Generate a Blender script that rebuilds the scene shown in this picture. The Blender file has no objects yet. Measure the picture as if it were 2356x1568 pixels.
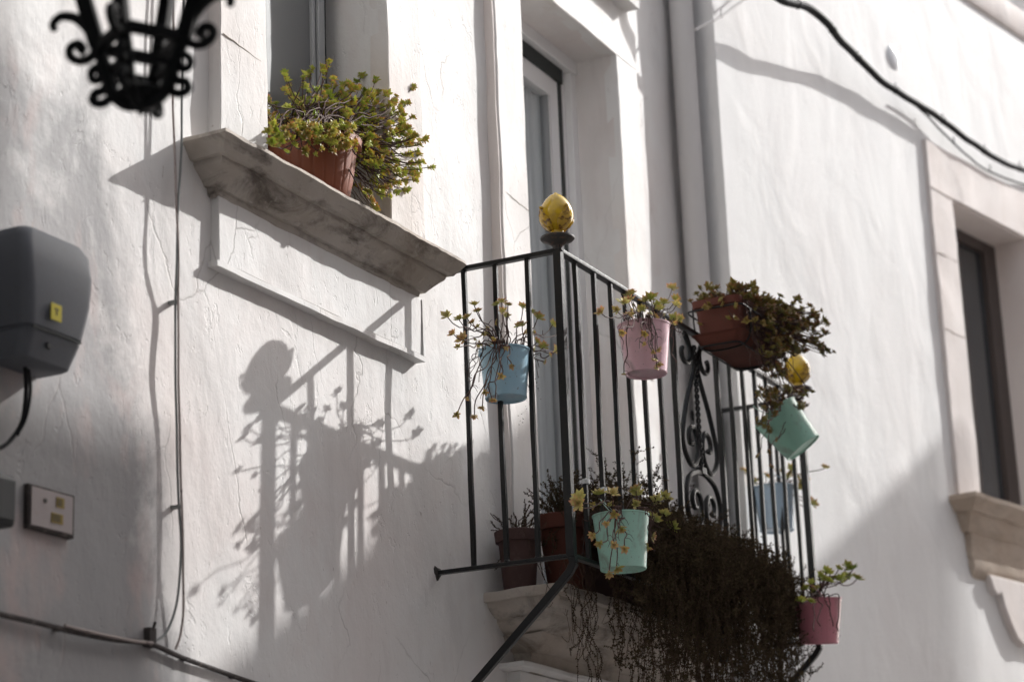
import bpy, math, random
from mathutils import Vector, Matrix, noise
random.seed(7)
sc = bpy.context.scene
COL = sc.collection
R_ = math.radians

# ------------------------------------------------------------------ camera
FPX, CX, CY, WPX = 5053.5, 1178.0, 784.0, 2356.0
PITCH, ROLL, AZ = R_(16.27), R_(-2.184), R_(26.508)
CAM = Vector((0, -3.34, 1.6))
fw = Vector((math.cos(AZ)*math.cos(PITCH), math.sin(AZ)*math.cos(PITCH), math.sin(PITCH)))
_r = Vector((math.sin(AZ), -math.cos(AZ), 0)); _u = _r.cross(fw)
RT = math.cos(ROLL)*_r + math.sin(ROLL)*_u
UP = -math.sin(ROLL)*_r + math.cos(ROLL)*_u
cam_d = bpy.data.cameras.new('camera'); cam = bpy.data.objects.new('camera', cam_d); COL.objects.link(cam)
cam.matrix_world = Matrix(((RT.x, UP.x, -fw.x, CAM.x), (RT.y, UP.y, -fw.y, CAM.y), (RT.z, UP.z, -fw.z, CAM.z), (0, 0, 0, 1)))
cam_d.sensor_width = 36; cam_d.lens = FPX/WPX*36; cam_d.clip_start = 0.05; cam_d.clip_end = 2000
cam_d.dof.use_dof = True; cam_d.dof.focus_distance = 6.85; cam_d.dof.aperture_fstop = 2.4
sc.camera = cam

# ------------------------------------------------------------------ sky, sun, exposure
SUN = Vector((-2.1, 1.0, -1.42)).normalized()
elev = math.asin(-SUN.z)
w = bpy.data.worlds.new('World'); sc.world = w; w.use_nodes = True
nt = w.node_tree; nt.nodes.clear()
sky = nt.nodes.new('ShaderNodeTexSky'); sky.sky_type = 'NISHITA'; sky.sun_disc = False
sky.sun_elevation = elev; sky.sun_rotation = math.atan2(-SUN.x, -SUN.y)
sky.dust_density = 2.5; sky.ozone_density = 0.6
hs = nt.nodes.new('ShaderNodeHueSaturation'); hs.inputs['Saturation'].default_value = 0.32
bg = nt.nodes.new('ShaderNodeBackground'); bg.inputs['Strength'].default_value = 0.15
wo = nt.nodes.new('ShaderNodeOutputWorld')
nt.links.new(sky.outputs[0], hs.inputs['Color']); nt.links.new(hs.outputs[0], bg.inputs[0]); nt.links.new(bg.outputs[0], wo.inputs[0])
sd = bpy.data.lights.new('sun', 'SUN'); sd.energy = 2.3; sd.angle = R_(0.45); sd.color = (1.0, 0.985, 0.965)
so = bpy.data.objects.new('sun', sd); COL.objects.link(so)
so.rotation_euler = SUN.to_track_quat('-Z', 'Y').to_euler(); so.location = (20, -20, 20)
sc.view_settings.view_transform = 'Standard'; sc.view_settings.look = 'None'
sc.view_settings.exposure = 1.12; sc.view_settings.gamma = 1.0

# ------------------------------------------------------------------ helpers
def ray(px, py):
    return fw + RT*((px-CX)/FPX) - UP*((py-CY)/FPX)
def P(px, py, Y=0.0):                      # point seen at a photo pixel, on the plane y = Y
    d = ray(px, py); return CAM + d*((Y-CAM.y)/d.y)
RAZ = R_(-11.37)
RT0 = Vector((8.42, -0.195, 0)); RTT = Vector((math.cos(RAZ), math.sin(RAZ), 0)); RTN = Vector((math.sin(RAZ), -math.cos(RAZ), 0))
def PR(px, py, off=0.0):                   # the same on the right house: local x, y (= -off), z
    d = ray(px, py); k = (RT0 + RTN*off - CAM).dot(RTN)/d.dot(RTN); q = CAM + d*k
    return Vector(((q-RT0).dot(RTT), -off, q.z))
def PD(px, py, depth):
    return CAM + ray(px, py)*depth

def rnd(a, b): return random.uniform(a, b)
def rvec(): 
    while True:
        v = Vector((rnd(-1, 1), rnd(-1, 1), rnd(-1, 1)))
        if 0.05 < v.length < 1: return v.normalized()

def tag(o, label=None, cat=None, group=None, kind=None):
    if label: o['label'] = label
    if cat: o['category'] = cat
    if group: o['group'] = group
    if kind: o['kind'] = kind
    return o
def empty(name, loc, label, cat, group=None, rz=0.0):
    o = bpy.data.objects.new(name, None); COL.objects.link(o); o.location = loc; o.rotation_euler = (0, 0, rz)
    o.empty_display_size = 0.05
    return tag(o, label, cat, group)

class MB:
    def __init__(s): s.v = []; s.f = []; s.c = None; s.m = {}
    def add(s, vs, fs, cols=None):
        b = len(s.v); s.v.extend([tuple(x) for x in vs]); s.f.extend([tuple(i+b for i in f) for f in fs])
        if cols is not None:
            if s.c is None: s.c = [(0, 0, 0, 1)]*b
            s.c.extend(cols)
        elif s.c is not None: s.c.extend([(0, 0, 0, 1)]*len(vs))
    def box(s, x0, x1, y0, y1, z0, z1, M=None):
        vs = [Vector(p) for p in ((x0, y0, z0), (x1, y0, z0), (x1, y1, z0), (x0, y1, z0), (x0, y0, z1), (x1, y0, z1), (x1, y1, z1), (x0, y1, z1))]
        if M: vs = [M @ p for p in vs]
        s.add(vs, [(0, 3, 2, 1), (4, 5, 6, 7), (0, 1, 5, 4), (1, 2, 6, 5), (2, 3, 7, 6), (3, 0, 4, 7)])
    def quadgrid(s, o, u, v, nu, nv):
        o, u, v = Vector(o), Vector(u), Vector(v); vs = []; fs = []
        for j in range(nv+1):
            for i in range(nu+1): vs.append(o + u*(i/nu) + v*(j/nv))
        for j in range(nv):
            for i in range(nu):
                a = j*(nu+1)+i; fs.append((a, a+1, a+nu+2, a+nu+1))
        s.add(vs, fs)
    def gbox(s, x0, x1, y0, y1, z0, z1, st=0.06, skip=''):   # box of small faces, to be made uneven
        nx = max(1, round((x1-x0)/st)); ny = max(1, round((y1-y0)/st)); nz = max(1, round((z1-z0)/st))
        X, Y, Z = (x1-x0, 0, 0), (0, y1-y0, 0), (0, 0, z1-z0)
        if 'f' not in skip: s.quadgrid((x0, y0, z0), X, Z, nx, nz)
        if 'k' not in skip: s.quadgrid((x1, y1, z0), (x0-x1, 0, 0), Z, nx, nz)
        if 'l' not in skip: s.quadgrid((x0, y1, z0), (0, y0-y1, 0), Z, ny, nz)
        if 'r' not in skip: s.quadgrid((x1, y0, z0), Y, Z, ny, nz)
        if 't' not in skip: s.quadgrid((x0, y0, z1), X, Y, nx, ny)
        if 'b' not in skip: s.quadgrid((x0, y1, z0), X, (0, y0-y1, 0), nx, ny)
    def rough(s, amp, fr, seed=0, fine=0.0):
        o = Vector((seed*3.7, seed*1.3, -seed*2.1))
        for i, p in enumerate(s.v):
            p = Vector(p); d = noise.noise_vector(p*fr + o)*amp
            if fine: d += noise.noise_vector(p*fr*4.3 + o)*fine
            s.v[i] = tuple(p+d)
    def tube(s, pts, r, n=8, cap=True, col=None):
        pts = [Vector(p) for p in pts]; m = len(pts)
        rr = r if isinstance(r, (list, tuple)) else [r]*m
        t = (pts[1]-pts[0]).normalized(); a = t.orthogonal().normalized(); vs = []; fs = []
        for i in range(m):
            t2 = (pts[min(i+1, m-1)] - pts[max(i-1, 0)])
            t2 = t2.normalized() if t2.length > 1e-9 else t
            a = (a - t2*a.dot(t2)); a = a.normalized() if a.length > 1e-6 else t2.orthogonal().normalized(); t = t2
            b = t.cross(a)
            for k in range(n):
                an = 2*math.pi*k/n; vs.append(pts[i] + (a*math.cos(an)+b*math.sin(an))*rr[i])
        for i in range(m-1):
            for k in range(n):
                k2 = (k+1) % n; fs.append((i*n+k, i*n+k2, (i+1)*n+k2, (i+1)*n+k))
        if cap: fs.append(tuple(range(n-1, -1, -1))); fs.append(tuple((m-1)*n+k for k in range(n)))
        s.add(vs, fs, [col]*len(vs) if col else None)
    def bar(s, p0, p1, wa, wb, ref=(0, 0, 1)):     # rectangular bar
        p0, p1 = Vector(p0), Vector(p1); t = (p1-p0).normalized(); a = Vector(ref); a = (a-t*a.dot(t))
        a = a.normalized() if a.length > 1e-4 else t.orthogonal().normalized(); b = t.cross(a)
        vs = []
        for p in (p0, p1):
            for sa, sb in ((-1, -1), (1, -1), (1, 1), (-1, 1)): vs.append(p + a*(sa*wa/2) + b*(sb*wb/2))
        s.add(vs, [(0, 3, 2, 1), (4, 5, 6, 7), (0, 1, 5, 4), (1, 2, 6, 5), (2, 3, 7, 6), (3, 0, 4, 7)])
    def lathe(s, prof, n=32, M=None, wob=0.0):
        vs = []; fs = []; m = len(prof)
        for i, (r, z) in enumerate(prof):
            for k in range(n):
                an = 2*math.pi*k/n; rr = max(r, 1e-5)*(1+wob*math.sin(3*an+z*20)); p = Vector((rr*math.cos(an), rr*math.sin(an), z)); vs.append(M @ p if M else p)
        for i in range(m-1):
            for k in range(n):
                k2 = (k+1) % n; fs.append((i*n+k, i*n+k2, (i+1)*n+k2, (i+1)*n+k))
        s.add(vs, fs)
    def poly(s, pts, d):            # outline (x, z) on plane y given as d=(y0, y1), extruded
        n = len(pts); vs = [Vector((x, d[0], z)) for x, z in pts] + [Vector((x, d[1], z)) for x, z in pts]
        fs = [tuple(range(n)), tuple(range(2*n-1, n-1, -1))]
        for i in range(n): j = (i+1) % n; fs.append((i, i+n, j+n, j))
        s.add(vs, fs)
    def mitre(s, x0, x1, prof, st=0.05, y_back=0.0):  # moulding with returned ends; prof = [(depth, z)] from top down
        dm = max(p[0] for p in prof); nx = max(1, round((x1-x0)/st)); rings = []
        path = []
        for d, z in prof:
            xa, xb = x0+(dm-d), x1-(dm-d); ring = []
            nd = 4
            for i in range(nd): ring.append(Vector((xa, y_back - (d+y_back)*(i/nd), z)))
            for i in range(nx+1): ring.append(Vector((xa+(xb-xa)*i/nx, -d, z)))
            for i in range(1, nd+1): ring.append(Vector((xb, -d + (d+y_back)*(i/nd), z)))
            rings.append(ring)
        n = len(rings[0]); vs = [p for r in rings for p in r]; fs = []
        for j in range(len(rings)-1):
            for i in range(n-1): a = j*n+i; fs.append((a, a+n, a+n+1, a+1))
        fs.append(tuple(range(n))); b = (len(rings)-1)*n; fs.append(tuple(b+n-1-i for i in range(n)))
        s.add(vs, fs)
    def build(s, name, mat, parent=None, smooth=False, bevel=0.0, weld=True, seg=2):
        me = bpy.data.meshes.new(name); me.from_pydata(s.v, [], s.f)
        if s.c is not None:
            at = me.color_attributes.new('tint', 'FLOAT_COLOR', 'POINT')
            at.data.foreach_set('color', [x for c in s.c for x in c])
        if weld and s.c is None:
            import bmesh
            bm = bmesh.new(); bm.from_mesh(me); bmesh.ops.remove_doubles(bm, verts=bm.verts, dist=0.0004)
            bmesh.ops.recalc_face_normals(bm, faces=bm.faces); bm.to_mesh(me); bm.free()
        me.materials.append(mat)
        if smooth == 'auto':
            me.polygons.foreach_set('use_smooth', [True]*len(me.polygons))
            me.set_sharp_from_angle(angle=R_(38))
        elif smooth: me.polygons.foreach_set('use_smooth', [True]*len(me.polygons))
        me.update()
        o = bpy.data.objects.new(name, me); COL.objects.link(o)
        if parent is not None: o.parent = parent
        if bevel:
            b = o.modifiers.new('bevel', 'BEVEL'); b.width = bevel; b.segments = seg; b.limit_method = 'ANGLE'; b.angle_limit = R_(40)
        return o

def crom(pts, k=8):
    pts = [Vector(p) for p in pts]; P_ = [pts[0]*2-pts[1]] + pts + [pts[-1]*2-pts[-2]]; out = []
    for i in range(1, len(P_)-2):
        a, b, c, d = P_[i-1], P_[i], P_[i+1], P_[i+2]
        for j in range(k):
            t = j/k; out.append(0.5*((2*b)+(c-a)*t+(2*a-5*b+4*c-d)*t*t+(-a+3*b-3*c+d)*t**3))
    out.append(pts[-1]); return out

# ------------------------------------------------------------------ materials
class NM:
    def __init__(s, name):
        s.m = bpy.data.materials.new(name); s.m.use_nodes = True; s.t = s.m.node_tree; s.b = s.t.nodes['Principled BSDF']
        s.tc = s.t.nodes.new('ShaderNodeTexCoord')
    def n(s, typ, **kw):
        x = s.t.nodes.new(typ)
        for k, v in kw.items(): setattr(x, k, v)
        return x
    def l(s, a, b): s.t.links.new(a, b)
    def noise(s, scale, detail=4, rough=0.55, stretch=(1, 1, 1), dist=0.0, off=(0, 0, 0)):
        mp = s.n('ShaderNodeMapping'); mp.inputs['Scale'].default_value = stretch; mp.inputs['Location'].default_value = off
        s.l(s.tc.outputs['Object'], mp.inputs[0]); nz = s.n('ShaderNodeTexNoise')
        nz.inputs['Scale'].default_value = scale; nz.inputs['Detail'].default_value = detail; nz.inputs['Roughness'].default_value = rough; nz.inputs['Distortion'].default_value = dist
        s.l(mp.outputs[0], nz.inputs['Vector']); return nz.outputs['Fac']
    def ramp(s, fac, stops):
        r = s.n('ShaderNodeValToRGB'); e = r.color_ramp.elements
        while len(e) < len(stops): e.new(0.5)
        for i, (p, c) in enumerate(stops):
            e[i].position = p; e[i].color = (c, c, c, 1) if isinstance(c, (int, float)) else (*c, 1)
        s.l(fac, r.inputs[0]); return r.outputs[0]
    def mix(s, fac, a, b, mode='MIX'):
        m = s.n('ShaderNodeMix'); m.data_type = 'RGBA'; m.blend_type = mode
        for sock, val in ((m.inputs[0], fac), (m.inputs[6], a), (m.inputs[7], b)):
            if isinstance(val, (int, float)): sock.default_value = val
            elif isinstance(val, tuple): sock.default_value = (*val, 1)
            else: s.l(val, sock)
        return m.outputs[2]
    def math(s, op, a, b=0.0, c=0.0):
        m = s.n('ShaderNodeMath'); m.operation = op
        for sock, val in zip(m.inputs, (a, b, c)):
            if isinstance(val, (int, float)): sock.default_value = val
            else: s.l(val, sock)
        return m.outputs[0]
    def bump(s, h, dist, strength=1.0, prev=None):
        b = s.n('ShaderNodeBump'); b.inputs['Distance'].default_value = dist; b.inputs['Strength'].default_value = strength
        s.l(h, b.inputs['Height'])
        if prev: s.l(prev, b.inputs['Normal'])
        return b.outputs[0]
    def fin(s, col=None, rough=None, nrm=None, spec=None, metal=None):
        if col is not None:
            if isinstance(col, tuple): s.b.inputs['Base Color'].default_value = (*col, 1)
            else: s.l(col, s.b.inputs['Base Color'])
        if rough is not None:
            if isinstance(rough, (int, float)): s.b.inputs['Roughness'].default_value = rough
            else: s.l(rough, s.b.inputs['Roughness'])
        if nrm: s.l(nrm, s.b.inputs['Normal'])
        if spec is not None: s.b.inputs['Specular IOR Level'].default_value = spec
        if metal is not None: s.b.inputs['Metallic'].default_value = metal
        return s.m

def plaster(name, base, pink, stain, flake=0.0030, seed=0, cracks=True, rgh=0.72, stain_amt=1.0, streak=(1, 1, .35), grime_shade=False):
    k = NM(name)
    o = (seed*1.7, 0, seed*.9)
    big = k.noise(0.9, 5, .6, off=o); mid = k.noise(5, 6, .6, streak, .3, o)
    patch = k.ramp(big, [(.46, 0.0), (.70, 1.0)])
    c = k.mix(k.math('MULTIPLY', patch, .75*stain_amt), base, pink)
    st = k.ramp(mid, [(.54, 0.0), (.78, 1.0)])
    c = k.mix(k.math('MULTIPLY', st, .42*stain_amt), c, stain)
    run = k.ramp(k.noise(7, 4, .6, (1, 1, .06), .2, o), [(.52, 0.0), (.75, 1.0)])
    c = k.mix(k.math('MULTIPLY', run, .20*stain_amt), c, stain)
    if grime_shade:                                   # blotchy dirt plus painted shade, darkening the lower left of the wall
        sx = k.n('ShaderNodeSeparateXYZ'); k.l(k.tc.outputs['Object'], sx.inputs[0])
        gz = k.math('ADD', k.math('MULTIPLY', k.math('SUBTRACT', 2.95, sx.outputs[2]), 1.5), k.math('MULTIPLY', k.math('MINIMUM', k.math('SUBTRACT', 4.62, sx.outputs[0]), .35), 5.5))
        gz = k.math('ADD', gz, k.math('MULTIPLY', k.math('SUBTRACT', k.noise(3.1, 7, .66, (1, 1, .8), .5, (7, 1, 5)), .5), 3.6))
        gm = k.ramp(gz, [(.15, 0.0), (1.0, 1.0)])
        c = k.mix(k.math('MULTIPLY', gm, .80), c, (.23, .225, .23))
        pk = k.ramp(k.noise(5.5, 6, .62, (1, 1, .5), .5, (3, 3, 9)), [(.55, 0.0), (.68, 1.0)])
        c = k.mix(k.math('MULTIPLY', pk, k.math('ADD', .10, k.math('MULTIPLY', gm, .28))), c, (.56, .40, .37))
    # plaster relief: trowel waves, flaked paint edges, grain
    wav = k.noise(3.2, 3, .5, (1, 1, .6), .5, o)
    fl = k.ramp(k.noise(11, 6, .60, (1, 1, .60), .7, o), [(.36, 0.0), (.375, .8), (.62, .85), (.635, 1.0)])
    nk = k.ramp(k.noise(38, 3, .55, (1, 1, .45), .9, (seed+9, 0, 3)), [(.30, 0.0), (.345, 1.0)])
    fl = k.math('ADD', fl, k.math('MULTIPLY', nk, .6))
    gr = k.noise(95, 4, .6, (1, 1, .6), 0, o)
    fine = k.noise(170, 3, .6, off=o); mid2 = k.noise(24, 5, .55, (1, 1, .7), .3, o)
    n1 = k.bump(wav, .020, .5); n1 = k.bump(mid2, flake*1.1, .6, n1); n2 = k.bump(fl, flake, .55, n1); n3 = k.bump(gr, .0012, .7, n2); n3 = k.bump(fine, .0006, .5, n3)
    if cracks:
        v = k.n('ShaderNodeTexVoronoi'); v.feature = 'DISTANCE_TO_EDGE'; v.inputs['Scale'].default_value = 2.6
        mp = k.n('ShaderNodeMapping'); mp.inputs['Scale'].default_value = (1, 1, .42)
        dn = k.n('ShaderNodeTexNoise'); dn.inputs['Scale'].default_value = 6; dn.inputs['Detail'].default_value = 5
        k.l(k.tc.outputs['Object'], dn.inputs['Vector'])
        ad = k.mix(0.10, k.tc.outputs['Object'], dn.outputs['Color'], 'ADD')
        k.l(ad, mp.inputs[0]); k.l(mp.outputs[0], v.inputs['Vector'])
        ln = k.ramp(v.outputs['Distance'], [(0.0, 1.0), (.0055, 0.0)])
        msk = k.ramp(k.noise(2.1, 3, .5, off=(3+seed, 1, 2)), [(.50, 0.0), (.60, 1.0)])
        cr = k.math('MULTIPLY', ln, msk)
        c = k.mix(k.math('MULTIPLY', cr, .42), c, (.30, .27, .25))
        n3 = k.bump(k.math('SUBTRACT', 1.0, cr), .002, .7, n3)
        spk = k.ramp(k.noise(46, 2, .5, (1, 1, .5), .6, (seed+5, 2, 2)), [(.745, 0.0), (.775, 1.0)])
        c = k.mix(k.math('MULTIPLY', spk, .55), c, (.33, .27, .24))
    return k.fin(c, rgh, n3, .35)

M = {}
M['wall'] = plaster('wall_plaster', (.765, .752, .738), (.71, .645, .62), (.53, .495, .475), stain_amt=1.25, seed=1, grime_shade=True)
M['wall_r'] = plaster('smooth_plaster', (.84, .835, .825), (.78, .745, .73), (.64, .62, .61), flake=.0009, seed=4, cracks=False, stain_amt=.9)
M['surround'] = plaster('painted_stone', (.76, .745, .73), (.68, .61, .57), (.52, .45, .40), flake=.0022, seed=2, stain_amt=1.0)
M['reveal_r'] = plaster('pale_stone', (.76, .70, .67), (.70, .61, .57), (.52, .42, .36), flake=.0015, seed=6, cracks=False)
M['opp'] = plaster('street_plaster', (.78, .74, .73), (.72, .66, .64), (.5, .45, .40), seed=9, cracks=False)

def stone(name, base, dark, brown, seed=0, amt=.8):
    k = NM(name); o = (seed, seed*.3, 0)
    a = k.noise(6, 9, .70, (.7, 1, 2.0), .5, o); b = k.noise(2.6, 5, .6, (1, 1, 1), .2, (seed+4, 0, 0)); d = k.noise(28, 5, .6, off=o)
    c = k.mix(k.ramp(b, [(.38, 0.0), (.66, 1.0)]), base, brown)
    c = k.mix(k.math('MULTIPLY', k.ramp(a, [(.48, 0.0), (.66, 1.0)]), amt), c, dark)
    c = k.mix(k.math('MULTIPLY', k.ramp(d, [(.60, 0.0), (.68, 1.0)]), .35), c, (.62, .57, .50))
    pit = k.ramp(k.noise(60, 3, .6, off=o), [(.30, 0.0), (.42, 1.0)])
    n = k.bump(a, .010, .8); n = k.bump(d, .0030, .8, n); n = k.bump(pit, .0015, .7, n)
    return k.fin(c, .88, n, .25)
M['sill'] = stone('weathered_stone', (.52, .475, .43), (.09, .072, .06), (.38, .325, .27), 1, .85)
M['slab'] = stone('balcony_stone', (.56, .51, .46), (.13, .11, .09), (.42, .35, .29), 5, .75)
M['sill_r'] = stone('brown_stone', (.56, .47, .39), (.24, .19, .15), (.46, .36, .28), 8, .4)

def paint(name, col, rough=.4, bump=.0006, scale=60, spec=.5, wear=None, metal=0.0, dirt=0.0):
    k = NM(name); c = col; nz = k.noise(scale, 4, .6)
    if wear:
        c = k.mix(k.math('MULTIPLY', k.ramp(k.noise(scale*.6, 6, .65, off=(2, 1, 0)), [(.55, 0.0), (.68, 1.0)]), wear[1]), col, wear[0])
    if dirt:
        c = k.mix(k.math('MULTIPLY', k.ramp(k.noise(14, 7, .68, (1, 1, .5), .4, (5, 2, 1)), [(.52, 0.0), (.72, 1.0)]), dirt), c, (.20, .16, .125))
        c = k.mix(k.math('MULTIPLY', k.ramp(k.noise(140, 2, .5, off=(1, 7, 1)), [(.68, 0.0), (.72, 1.0)]), dirt), c, (.16, .12, .09))
    return k.fin(c, rough, k.bump(nz, bump, .8), spec, metal)
M['iron'] = paint('black_iron', (.010, .011, .012), .36, .0010, 120, .32, ((.04, .03, .025), .35))
M['iron_rust'] = paint('rusty_iron', (.04, .035, .033), .5, .001, 90, .5, ((.16, .08, .05), .8))
M['lantern'] = paint('lantern_iron', (.006, .007, .008), .5, .0006, 90, .15)
M['terra'] = paint('terracotta_plastic', (.27, .085, .045), .5, .0006, 60, .4, ((.26, .10, .06), .5))
M['terra2'] = paint('terracotta', (.125, .040, .027), .75, .001, 50, .3, ((.09, .045, .03), .6))
M['terra4'] = paint('dark_terracotta', (.12, .042, .03), .8, .001, 50, .2, ((.08, .045, .035), .6))  # dark red-brown clay with mild mottling
M['terra3'] = paint('dark_clay', (.085, .048, .044), .8, .0015, 50, .3, ((.13, .09, .08), .5))
M['blue'] = paint('pale_blue_enamel', (.34, .54, .66), .30, .0003, 25, .5, ((.42, .58, .66), .4), dirt=.7)
M['blue2'] = paint('grey_blue_enamel', (.42, .55, .68), .30, .0003, 25, .5, ((.45, .56, .66), .4), dirt=.7)
M['pink'] = paint('pink_enamel', (.74, .47, .53), .30, .0003, 25, .5, ((.78, .54, .58), .4), dirt=.7)
M['pink2'] = paint('dusky_pink_enamel', (.60, .23, .28), .34, .0003, 25, .5, ((.55, .26, .28), .4), dirt=.7)
M['mint'] = paint('mint_enamel', (.40, .68, .57), .34, .0003, 25, .5, ((.48, .70, .62), .4), dirt=.7)
M['mint2'] = paint('deep_mint_enamel', (.31, .58, .46), .34, .0003, 25, .5, ((.36, .60, .50), .4), dirt=.7)
M['clear'] = paint('clear_plastic', (.75, .77, .78), .15, .0002, 30, .6)
M['ceramic'] = NM('yellow_glaze')
k = M['ceramic']; cc = k.mix(k.ramp(k.noise(22, 5, .6), [(.45, 0.0), (.62, 1.0)]), (.66, .43, .012), (.50, .31, .02)); M['ceramic'] = k.fin(cc, .12, k.bump(k.noise(40, 3), .0006, .6), .6); k.b.inputs['Coat Weight'].default_value = .25
k = NM('amber_glaze'); cc = k.mix(k.ramp(k.noise(70, 5, .6), [(.50, 0.0), (.62, 1.0)]), (.58, .36, .03), (.16, .07, .02)); M['amber'] = k.fin(cc, .12, k.bump(k.noise(60, 3), .001, .8), .6)
M['frame'] = paint('grey_white_upvc', (.82, .815, .815), .35, .0002, 30, .5)
M['frame_g'] = paint('grey_frame', (.32, .33, .34), .4, .0002, 30, .5)
M['gasket'] = paint('black_gasket', (.012, .018, .016), .5, .0002, 30, .4)
M['darkwood'] = paint('dark_frame', (.07, .055, .05), .5, .0005, 40, .4)
pi = math.pi
M['dark'] = paint('dark_void', (.03, .033, .036), .3, .0001, 20, .5)
M['pipe'] = paint('painted_pipe', (.62, .60, .59), .45, .0005, 30, .4)
M['box'] = paint('grey_box_plastic', (.12, .128, .145), .55, .0004, 80, .3, ((.11, .105, .105), .4))
M['box_d'] = paint('dark_box_metal', (.012, .014, .017), .5, .0004, 60, .4)
M['cover'] = paint('pale_cover', (.36, .315, .31), .6, .0004, 60, .3, ((.34, .28, .26), .4))
M['sticker'] = paint('yellow_sticker', (.60, .50, .03), .5, .0001, 60, .3)
M['sticker_d'] = paint('ochre_sticker', (.26, .18, .025), .5, .0001, 60, .3)
M['ink'] = paint('dark_ink', (.04, .035, .03), .6, .0001, 60, .3)
M['cable'] = paint('black_rubber', (.016, .016, .018), .7, .0012, 60, .18)
M['cable_g'] = paint('grey_green_cable', (.20, .21, .205), .5, .0005, 60, .4)
M['cable_w'] = paint('overpainted_cable', (.40, .34, .32), .7, .001, 60, .3, ((.10, .08, .07), .8))
M['cable_m'] = paint('grimy_cable', (.06, .052, .05), .8, .002, 60, .2, ((.20, .17, .155), .6))
M['lens_w'] = paint('milky_cover', (.80, .82, .84), .12, .0002, 40, .7)
M['blocker_vault'] = paint('dark_blocker_stone', (.22, .22, .225), .9, .004, 9, .2, ((.32, .31, .30), .5))  # dark grey for the added skylight blocker
M['roof'] = paint('roof_slabs', (.40, .34, .30), .9, .004, 8, .2)
M['soil'] = paint('dry_soil', (.07, .05, .035), .95, .004, 60, .1)
k = NM('pane_glass'); M['glass'] = k.fin((.05, .055, .06), .06, None, .7)
k = NM('fly_screen')
wv = []
for ax in ('X', 'Z'):
    t_ = k.n('ShaderNodeTexWave'); t_.bands_direction = ax; t_.inputs['Scale'].default_value = 120; t_.inputs['Distortion'].default_value = .6; k.l(k.tc.outputs['Object'], t_.inputs['Vector']); wv.append(t_.outputs['Fac'])
g_ = k.math('MAXIMUM', wv[0], wv[1]); g2 = k.ramp(g_, [(.3, 0.0), (.9, 1.0)])
M['screen'] = k.fin(k.mix(g2, (.016, .017, .019), (.25, .255, .26)), .45, k.bump(g2, .001, .7), .5)
k = NM('curtain_cloth'); fold_shade = k.noise(26, 2, .4, (1, 1, .02), .1)  # light and shade of the folds painted into the cloth colour, bumped too
M['curtain'] = k.fin(k.mix(k.ramp(fold_shade, [(.35, 0.0), (.65, 1.0)]), (.46, .49, .51), (.90, .91, .92)), .8, k.bump(fold_shade, .02, .6), .2)

def leafmat(name, base, mid, tip, trans=.35, spec=1):
    k = NM(name); at = k.n('ShaderNodeAttribute'); at.attribute_name = 'tint'
    sp = k.n('ShaderNodeSeparateColor'); k.l(at.outputs['Color'], sp.inputs[0])
    t, red, rn = sp.outputs[0], sp.outputs[1], sp.outputs[2]
    c = k.mix(rn, base, mid)
    f = k.math('MULTIPLY', k.math('POWER', t, 1.6), red)
    c = k.mix(f, c, tip)
    k.fin(c, .42 if spec else .8, None, .4*spec)
    tr = k.n('ShaderNodeBsdfTranslucent'); k.l(c, tr.inputs[0]); mx = k.n('ShaderNodeMixShader'); mx.inputs[0].default_value = trans
    out = [x for x in k.t.nodes if x.type == 'OUTPUT_MATERIAL'][0]
    k.l(k.b.outputs[0], mx.inputs[1]); k.l(tr.outputs[0], mx.inputs[2]); k.l(mx.outputs[0], out.inputs[0])
    return k.m
M['leaf'] = leafmat('succulent_leaf', (.26, .40, .05), (.72, .80, .22), (.82, .27, .20), .45)
M['leaf_y'] = leafmat('yellow_succulent_leaf', (.42, .50, .10), (.80, .80, .34), (.84, .32, .30))
M['leaf_d'] = leafmat('dark_succulent_leaf', (.12, .12, .03), (.36, .34, .07), (.44, .12, .08), .3)
M['leaf_t'] = leafmat('thyme_leaf', (.034, .034, .020), (.105, .083, .048), (.11, .070, .048), .25, 0)
M['stem'] = paint('woody_stem', (.085, .050, .042), .75, .001, 90, .2, ((.14, .10, .085), .5))
M['stem_d'] = paint('dark_stem', (.085, .056, .042), .95, .001, 90, .02)

# ------------------------------------------------------------------ the street
g = MB(); g.quadgrid((-150, -150, 0), (300, 0, 0), (0, 300, 0), 4, 4)
k = NM('street_paving')
br = k.n('ShaderNodeTexBrick'); br.inputs['Scale'].default_value = 1.6; br.inputs['Mortar Size'].default_value = .012
br.inputs['Color1'].default_value = (.60, .56, .53, 1); br.inputs['Color2'].default_value = (.52, .49, .46, 1); br.inputs['Mortar'].default_value = (.14, .12, .11, 1)
k.l(k.tc.outputs['Object'], br.inputs['Vector'])
k.fin(k.mix(.35, br.outputs['Color'], k.ramp(k.noise(3, 5), [(.3, .25), (.7, .5)])), .7, k.bump(br.outputs['Fac'], -.004, .8), .3)
tag(g.build('ground', k.m), kind='structure')

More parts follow.
